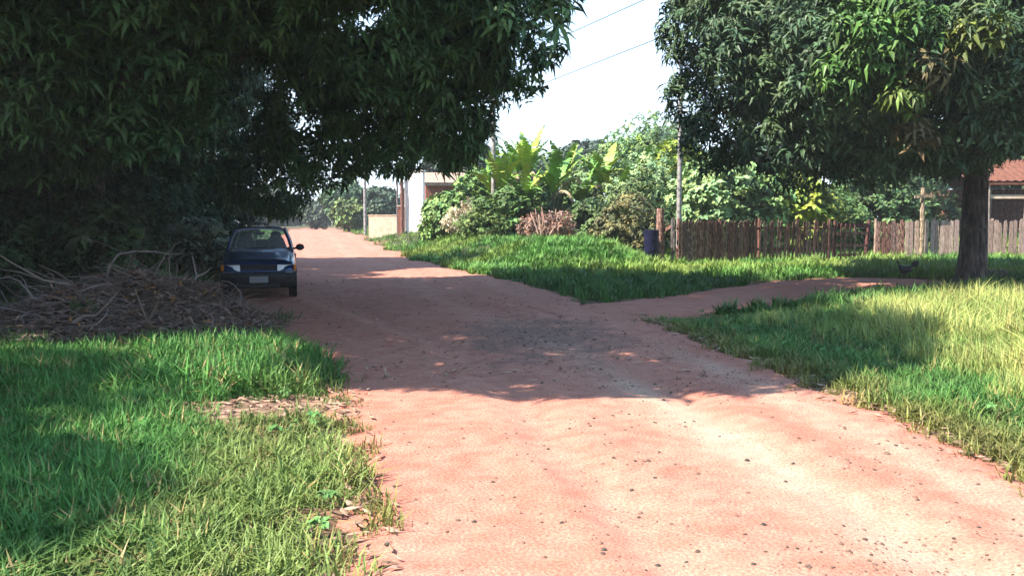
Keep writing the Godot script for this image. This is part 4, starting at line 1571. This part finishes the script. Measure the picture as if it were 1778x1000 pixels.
# ---------------------------------------------------------------- trees and shrubs
func build_trees() -> void:
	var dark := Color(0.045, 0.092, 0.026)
	# the mango whose crown hangs over the road
	var lobes := [
		[Vector3(-3.25, 5.35, -17.0), Vector3(2.0, 1.7, 2.0)], [Vector3(-1.37, 4.7, -16.0), Vector3(1.4, 1.2, 1.4)], [Vector3(-0.85, 3.8, -16.5), Vector3(0.8, 0.95, 0.8)],
		[Vector3(-1.75, 3.65, -17.0), Vector3(0.9, 0.85, 0.9)], [Vector3(-3.1, 3.85, -18.0), Vector3(0.95, 0.95, 1.0)], [Vector3(-4.4, 3.65, -19.0), Vector3(1.3, 1.25, 1.2)],
		[Vector3(-0.05, 4.45, -15.0), Vector3(0.5, 0.5, 0.5)], [Vector3(0.33, 3.98, -14.6), Vector3(0.24, 0.36, 0.24)], [Vector3(0.5, 4.5, -14.5), Vector3(0.3, 0.25, 0.25)],
		[Vector3(-0.45, 5.1, -14.5), Vector3(0.75, 0.7, 0.7)], [Vector3(-0.95, 5.0, -15.0), Vector3(1.0, 0.95, 1.0)], [Vector3(-2.1, 5.1, -15.5), Vector3(1.6, 1.4, 1.5)],
		[Vector3(-2.35, 3.2, -17.5), Vector3(0.8, 0.7, 0.7)], [Vector3(-1.2, 3.25, -17.0), Vector3(0.75, 0.65, 0.7)], [Vector3(-3.3, 3.3, -18.2), Vector3(0.8, 0.7, 0.8)], [Vector3(-6.2, 2.8, -22.0), Vector3(1.3, 1.1, 1.2)],
		[Vector3(0.56, 4.55, -11.5), Vector3(0.2, 0.5, 0.2)],
	]
	lobes.append_array(lumps(Vector3(-5.8, 7.7, -17.2), Vector3(7.2, 4.0, 6.4), 36, 1.5, 2.2, 201, 4.8))
	lobes.append_array(lumps(Vector3(-4.3, 7.5, -10.4), Vector3(3.8, 1.7, 4.4), 22, 1.2, 1.7, 202, 5.9))
	for s in [[-6.5, -7.1], [-5.3, -6.7], [-4.1, -6.9], [-3.0, -6.9], [-1.9, -7.6], [-5.6, -8.4], [-6.3, -9.4]]:
		lobes.append([Vector3(s[0], 7.4, s[1]), Vector3(1.1, 0.9, 1.1)])
	tree("large mango tree whose drooping crown hangs over the dirt road and the car", "mango trees", Vector3(-9.2, H(-9.2, -18.5), -18.5), 3.2, 0.42, lobes, 10, "mango", M.mango_leaf, 17.0, 1.0, Color(0.06, 0.122, 0.038), 0.4, 700)
	# its neighbours along the left verge
	lobes = lumps(Vector3(-9.8, 6.2, -13.5), Vector3(5.6, 4.6, 4.5), 34, 1.3, 2.0, 211, 1.6)
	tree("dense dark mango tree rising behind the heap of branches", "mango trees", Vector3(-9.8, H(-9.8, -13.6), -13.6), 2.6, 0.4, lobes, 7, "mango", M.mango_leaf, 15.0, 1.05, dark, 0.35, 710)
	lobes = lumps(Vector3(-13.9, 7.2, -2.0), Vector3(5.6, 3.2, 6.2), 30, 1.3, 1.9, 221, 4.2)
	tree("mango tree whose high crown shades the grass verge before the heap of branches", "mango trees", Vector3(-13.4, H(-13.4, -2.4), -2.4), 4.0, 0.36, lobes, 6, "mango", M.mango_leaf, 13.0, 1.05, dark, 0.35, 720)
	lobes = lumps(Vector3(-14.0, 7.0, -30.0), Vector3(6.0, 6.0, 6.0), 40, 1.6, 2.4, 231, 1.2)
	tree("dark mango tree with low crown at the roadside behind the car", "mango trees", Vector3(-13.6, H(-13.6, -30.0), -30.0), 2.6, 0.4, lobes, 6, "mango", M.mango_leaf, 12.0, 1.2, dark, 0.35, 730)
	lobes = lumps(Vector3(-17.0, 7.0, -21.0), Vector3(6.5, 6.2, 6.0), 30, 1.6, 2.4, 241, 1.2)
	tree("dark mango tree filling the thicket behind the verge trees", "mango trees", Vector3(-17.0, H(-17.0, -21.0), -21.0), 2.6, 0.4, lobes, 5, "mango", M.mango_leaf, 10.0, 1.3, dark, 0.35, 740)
	# the big mango on the other side, at the end of the footpath
	var young_leaf := Color(0.062, 0.138, 0.024)  # young leaf clumps, a lighter green of their own
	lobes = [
		[Vector3(6.7, 5.0, -15.6), Vector3(0.85, 0.95, 0.7), young_leaf, 1.5], [Vector3(6.1, 4.3, -15.9), Vector3(0.5, 0.5, 0.5), young_leaf, 1.4], [Vector3(7.35, 4.3, -15.3), Vector3(0.38, 0.5, 0.35), Color(0.115, 0.085, 0.035), 1.3], [Vector3(7.0, 3.9, -15.4), Vector3(0.35, 0.35, 0.35), Color(0.10, 0.15, 0.025), 1.4],
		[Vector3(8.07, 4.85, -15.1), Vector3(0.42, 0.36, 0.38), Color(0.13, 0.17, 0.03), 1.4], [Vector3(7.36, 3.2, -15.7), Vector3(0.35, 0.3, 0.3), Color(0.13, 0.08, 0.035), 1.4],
		[Vector3(4.4, 6.2, -21.0), Vector3(0.95, 0.9, 1.0)], [Vector3(4.4, 4.7, -21.5), Vector3(0.6, 0.7, 0.7)], [Vector3(5.0, 3.6, -20.5), Vector3(0.9, 0.8, 0.9)], [Vector3(5.95, 3.4, -18.2), Vector3(1.1, 0.95, 1.0)], [Vector3(7.4, 3.15, -17.6), Vector3(0.95, 0.8, 0.9)],
		[Vector3(6.4, 4.6, -17.0), Vector3(1.4, 1.3, 1.2)], [Vector3(8.65, 3.8, -17.0), Vector3(1.3, 1.2, 1.2)], [Vector3(10.4, 4.1, -18.0), Vector3(1.1, 0.95, 1.0)], [Vector3(5.6, 5.1, -18.5), Vector3(1.5, 1.4, 1.4)], [Vector3(8.75, 4.6, -16.2), Vector3(1.2, 1.1, 1.0)], [Vector3(9.5, 4.7, -16.0), Vector3(0.8, 0.75, 0.8)],
	]
	lobes.append_array(lumps(Vector3(12.6, 7.6, -22.6), Vector3(8.4, 5.2, 7.2), 60, 1.4, 2.2, 251, 3.1))
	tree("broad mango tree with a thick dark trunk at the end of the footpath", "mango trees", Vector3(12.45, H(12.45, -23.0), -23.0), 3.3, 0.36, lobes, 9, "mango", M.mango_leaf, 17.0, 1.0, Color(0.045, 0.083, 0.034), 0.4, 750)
	print("big trees done")
	# thicket under the trees on the left
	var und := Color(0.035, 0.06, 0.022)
	var k := 0
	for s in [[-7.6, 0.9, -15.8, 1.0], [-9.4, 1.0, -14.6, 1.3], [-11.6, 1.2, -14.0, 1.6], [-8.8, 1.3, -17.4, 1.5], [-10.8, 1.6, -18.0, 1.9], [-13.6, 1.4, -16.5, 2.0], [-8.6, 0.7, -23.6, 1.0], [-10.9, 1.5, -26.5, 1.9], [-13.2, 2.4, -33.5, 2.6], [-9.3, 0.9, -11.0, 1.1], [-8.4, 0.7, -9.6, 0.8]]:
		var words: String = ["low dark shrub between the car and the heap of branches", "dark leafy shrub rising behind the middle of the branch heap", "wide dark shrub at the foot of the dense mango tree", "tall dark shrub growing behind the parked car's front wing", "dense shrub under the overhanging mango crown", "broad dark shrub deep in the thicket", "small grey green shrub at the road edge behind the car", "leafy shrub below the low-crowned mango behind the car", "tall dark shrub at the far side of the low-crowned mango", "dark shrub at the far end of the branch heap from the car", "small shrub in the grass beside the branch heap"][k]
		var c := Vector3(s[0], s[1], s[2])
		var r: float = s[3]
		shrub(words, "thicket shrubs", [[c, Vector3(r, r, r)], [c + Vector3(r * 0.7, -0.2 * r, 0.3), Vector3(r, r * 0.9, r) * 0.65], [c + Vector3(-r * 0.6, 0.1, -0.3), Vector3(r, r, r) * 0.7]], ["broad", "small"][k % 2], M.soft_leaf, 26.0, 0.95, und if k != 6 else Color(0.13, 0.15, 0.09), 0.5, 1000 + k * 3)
		k += 1
	# the garden beyond the bank
	var fresh := Color(0.18, 0.31, 0.08)
	k = 0
	for s in [
		["bright green bush covering the end of the bank beside the white wall", -2.9, 1.8, -46.0, 1.25, fresh, "broad"], ["leafy bush between the white wall and the banana plants", -1.9, 2.3, -45.0, 1.7, Color(0.16, 0.28, 0.08), "broad"],
		["pale straw coloured dry bush among the green bushes by the white wall", -2.2, 1.75, -42.6, 0.8, Color(0.50, 0.42, 0.29), "dry"],
		["tall feathery green tree-like shrub behind the blue bin", 7.2, 4.4, -46.0, 2.3, Color(0.20, 0.31, 0.12), "small"], ["silvery green bush rising behind the corner post", 6.6, 2.9, -41.0, 1.6, Color(0.24, 0.34, 0.15), "small"],
		["light green bush leaning over the close-boarded end of the fence", 9.2, 2.7, -38.5, 1.6, Color(0.22, 0.34, 0.13), "broad"], ["light green bush behind the middle of the paling fence", 11.2, 2.5, -39.0, 1.5, Color(0.20, 0.33, 0.10), "broad"],
		["yellow green rounded bush behind the gappy palings", 12.9, 2.5, -38.5, 1.1, Color(0.22, 0.285, 0.04), "broad"], ["green bush behind the red-topped gate", 15.0, 1.8, -40.5, 1.3, Color(0.10, 0.17, 0.045), "small"],
		["dark bush behind the tall tan post", 18.2, 2.2, -43.0, 1.9, Color(0.08, 0.14, 0.045), "broad"], ["dark bush beside the open shed", 21.0, 2.4, -45.5, 2.0, Color(0.04, 0.075, 0.03), "small"],
		["brownish half-dry bush above the thick brown post and blue bin", 4.7, 1.5, -33.6, 1.05, Color(0.15, 0.15, 0.06), "small"], ["dark green bush added as the shade in the hollow below the second banana clump", 3.7, 1.3, -39.5, 1.2, Color(0.08, 0.14, 0.04), "broad"],  # dark bush in the hollow is added to stand for shade there
		["green bush filling the bank behind the stack of stalks", 0.0, 1.8, -40.0, 1.3, Color(0.09, 0.165, 0.04), "broad"], ["rounded bush closing the gap between the two banana clumps", 3.0, 2.2, -46.5, 1.7, Color(0.12, 0.20, 0.06), "broad"], ["low green bush beside the stack of dry stalks", -1.2, 1.6, -39.0, 0.9, Color(0.12, 0.19, 0.05), "small"],
		["lemon green shrub at the crown edge of the broad mango tree", 8.2, 4.2, -43.0, 1.2, Color(0.21, 0.28, 0.035), "broad"],
		["mixed green bush under the banana leaves before the pole", 5.4, 2.0, -37.0, 1.2, Color(0.10, 0.155, 0.05), "small"],
	]:
		var c := Vector3(s[1], s[2], s[3])
		var r: float = s[4] * 1.18
		shrub(s[0], "garden bushes", [[c, Vector3(r, r, r)], [c + Vector3(r * 0.75, -0.25 * r, 0.2), Vector3(r, r * 0.9, r) * 0.62], [c + Vector3(-r * 0.7, -0.15 * r, 0.1), Vector3(r, r, r) * 0.66], [c + Vector3(0.1 * r, -0.75 * r, 0.35 * r), Vector3(r, r * 0.8, r) * 0.75]], s[6], M.soft_leaf if s[6] != "dry" else M.dry_leaf, 15.0, 1.45, s[5], 0.45, 1200 + k * 3)
		k += 1
	# trees further off
	k = 0
	for s in [
		["rounded green roadside tree far along the dirt road", -19.6, 4.2, -100.0, 2.6, Color(0.08, 0.15, 0.07), 0.8], ["small dim tree at the far bend of the dirt road", -28.0, 2.7, -122.0, 2.4, Color(0.08, 0.11, 0.075), 0.8], ["low dark tree beyond the low cream wall", -15.2, 3.6, -100.0, 2.4, Color(0.05, 0.09, 0.05), 0.9],
		["pale green bush-like tree beside the far pole", -17.6, 2.4, -92.0, 1.9, Color(0.14, 0.2, 0.06), 0.6], ["dark tree rising behind the roof of the brick house", -4.6, 5.9, -78.0, 3.6, Color(0.035, 0.07, 0.045), 1.0], ["dark distant treetop showing between the banana clumps", 7.6, 7.4, -90.0, 3.4, Color(0.07, 0.11, 0.075), 0.8],
		["distant green tree behind the feathery shrub", 14.5, 7.0, -82.0, 4.2, Color(0.07, 0.12, 0.06), 1.0], ["distant dark tree behind the fence bushes", 22.5, 6.0, -74.0, 4.2, Color(0.045, 0.085, 0.04), 1.0], ["distant dark tree beside the open shed", 31.5, 6.0, -70.0, 4.6, Color(0.04, 0.075, 0.035), 1.0],
		["distant tree with spreading crown behind the open shed", 42.0, 6.0, -72.0, 4.8, Color(0.05, 0.08, 0.035), 1.0], ["distant dim tree left of the far dirt road", -37.0, 3.6, -128.0, 4.4, Color(0.07, 0.10, 0.065), 0.9], ["hazy tree closing the end of the dirt road", -44.0, 3.2, -165.0, 4.4, Color(0.08, 0.11, 0.08), 0.8],
		["distant green tree behind the white wall", -11.0, 4.6, -112.0, 3.8, Color(0.06, 0.10, 0.05), 0.9], ["distant tree standing between brick house and bananas", 0.8, 5.2, -84.0, 3.8, Color(0.055, 0.10, 0.05), 0.9],
	]:
		var c := Vector3(s[1], s[2], s[3])
		var r: float = s[4]
		var l := lumps(c, Vector3(r, r * 0.85, r), 9, r * 0.4, r * 0.62, 1500 + k, 0.6)
		tree(s[0], "far trees", Vector3(c.x, H(c.x, c.z), c.z), maxf(1.0, c.y - r * 0.5), 0.16, l, 3, "broad", M.soft_leaf, 5.0, 3.0, s[5], 0.4, 1600 + k * 5, "far_tree")
		k += 1

func build_bananas() -> void:
	for k in 4:
		var m := mat("banana%d" % k, [lin(0.18, 0.34, 0.05), lin(0.24, 0.37, 0.05), lin(0.14, 0.30, 0.06), lin(0.32, 0.38, 0.07)][k], 0.45, true)
		m.backlight = Color(0.6, 0.85, 0.25)
	mat("banana_dry", lin(0.42, 0.32, 0.19), 0.85, true).backlight = Color(0.2, 0.16, 0.1)
	rng.seed = 41
	banana("tall banana plant with upright torn leaves at the middle of the first clump", Vector3(1.0, 0, -42.0), 3.3, 11, Vector3(-0.2, 0, 0.2), 1, 2)
	banana("banana plant leaning out on the white wall side of the first clump", Vector3(0.0, 0, -41.5), 2.5, 10, Vector3(-0.5, 0, 0.2), 2, 1)
	banana("young banana plant low in front of the first clump", Vector3(0.5, 0, -40.2), 1.5, 7, Vector3(0.1, 0, 0.3), 3, 1)
	banana("banana plant at the back of the first clump with bright yellow green leaves", Vector3(2.3, 0, -43.0), 3.1, 9, Vector3(0.3, 0, 0.1), 4, 2)
	banana("tall banana plant in the second clump with a hanging straw-brown leaf", Vector3(4.4, 0, -43.0), 2.9, 11, Vector3(0.1, 0, 0.2), 5, 4)
	banana("banana plant leaning towards the fence at the second clump's end", Vector3(5.8, 0, -44.0), 2.7, 8, Vector3(0.6, 0, 0.1), 6, 2)
	banana("full banana plant rising behind the stack of dry stalks", Vector3(1.9, 0, -40.6), 2.4, 10, Vector3(0.1, 0, 0.2), 8, 1)
	banana("slender banana plant behind the first clump with near-vertical leaves", Vector3(0.2, 0, -44.0), 3.4, 10, Vector3(0.1, 0, 0.0), 9, 1)
	banana("broad banana plant in front of the pole at the first clump's edge", Vector3(-0.6, 0, -43.5), 2.2, 9, Vector3(-0.3, 0, 0.1), 10, 1)
	banana("banana plant standing close behind the hollow with brown dead leaves", Vector3(4.9, 0, -41.0), 2.0, 9, Vector3(0.2, 0, 0.2), 11, 4)
	banana("banana plant beside the feathery shrub at the back of the second clump", Vector3(6.4, 0, -47.0), 3.6, 10, Vector3(0.1, 0, 0.2), 12, 1)
	banana("short banana plant between the two clumps", Vector3(3.3, 0, -41.5), 1.7, 7, Vector3(0.0, 0, 0.3), 7, 2)

# ---------------------------------------------------------------- scene
func _ready() -> void:
	# camera
	var cam := Camera3D.new()
	cam.name = "camera"
	cam.fov = 37.35
	cam.near = 0.1
	cam.far = 3000.0
	add_child(cam)
	cam.position = Vector3(0, 1.6, 0)
	cam.rotation_degrees = Vector3(-4.44, 0, 0)
	cam.current = true
	# sky
	var sm := ProceduralSkyMaterial.new()
	sm.sky_top_color = Color(0.53, 0.68, 0.84)
	sm.sky_horizon_color = Color(0.84, 0.90, 0.93)
	sm.sky_curve = 0.16
	sm.ground_bottom_color = Color(0.30, 0.24, 0.18)
	sm.ground_horizon_color = Color(0.62, 0.58, 0.52)
	sm.sun_angle_max = 12.0
	var sky := Sky.new()
	sky.sky_material = sm
	var env := Environment.new()
	env.background_mode = Environment.BG_SKY
	env.sky = sky
	env.background_energy_multiplier = 0.62
	env.tonemap_mode = Environment.TONE_MAPPER_LINEAR
	env.tonemap_exposure = 4.2
	env.fog_enabled = true
	env.fog_density = 0.0006
	env.fog_light_color = Color(0.93, 0.95, 0.96)
	env.sdfgi_enabled = true
	env.ssao_enabled = true
	env.ssil_enabled = true
	var we := WorldEnvironment.new()
	we.name = "world"
	we.environment = env
	add_child(we)
	# sun: in the left, halfway up, a touch behind the camera
	var sun := DirectionalLight3D.new()
	sun.name = "sun"
	sun.light_energy = 1.2
	sun.light_color = Color(1.0, 0.955, 0.90)
	sun.light_angular_distance = 0.5
	sun.shadow_enabled = true
	add_child(sun)
	sun.look_at_from_position(Vector3.ZERO, Vector3(0.76, -1.0, -0.28), Vector3.BACK)
	nz.seed = 4
	nz.frequency = 0.01
	nz.fractal_octaves = 3
	rng.seed = 1
	make_materials()
	make_leaves()
	build_ground()
	build_road()
	print("ground done")
	build_trees()
	print("trees done")
	build_bananas()
	build_buildings()
	build_fences()
	rng.seed = 5
	var yo := H(-0.9, -42.0)
	pole("concrete power pole standing behind the leafy bush by the first banana clump", Vector3(-0.9, 0, -42.0), 9.4 - yo, 0.13, 8.95 - yo, -0.7)
	pole("slim concrete power pole behind the corner of the paling fence", Vector3(6.75, 0, -34.5), 8.4, 0.11, 8.1, 0.3)
	pole("concrete power pole far along the dirt road before the low cream wall", Vector3(-12.9, 0, -75.0), 8.6, 0.15, 8.3, 0.2)
	pole("concrete power pole in the tall grass beside the near end of the road", Vector3(9.6, 0, -11.5), 8.6, 0.14, 7.9, -0.7)
	wire("upper power line strung between the banana clump pole and the grass verge pole", Vector3(-0.9, 9.05, -42.0), Vector3(9.6, 8.0, -11.5), 0.0, 0.013)
	wire("lower power line strung between the banana clump pole and the grass verge pole", Vector3(-0.9, 7.35, -42.0), Vector3(9.6, 7.0, -11.5), 0.0, 0.013)
	wire("far power line running on from the banana clump pole along the road", Vector3(-0.9, 9.05, -42.0), Vector3(-12.9, 8.3 + H(-12.9, -75.0), -75.0), 0.3, 0.011)
	build_car()
	build_brush()
	build_small()
	place_grass()
	place_stones()
	place_litter()
	print("all done")
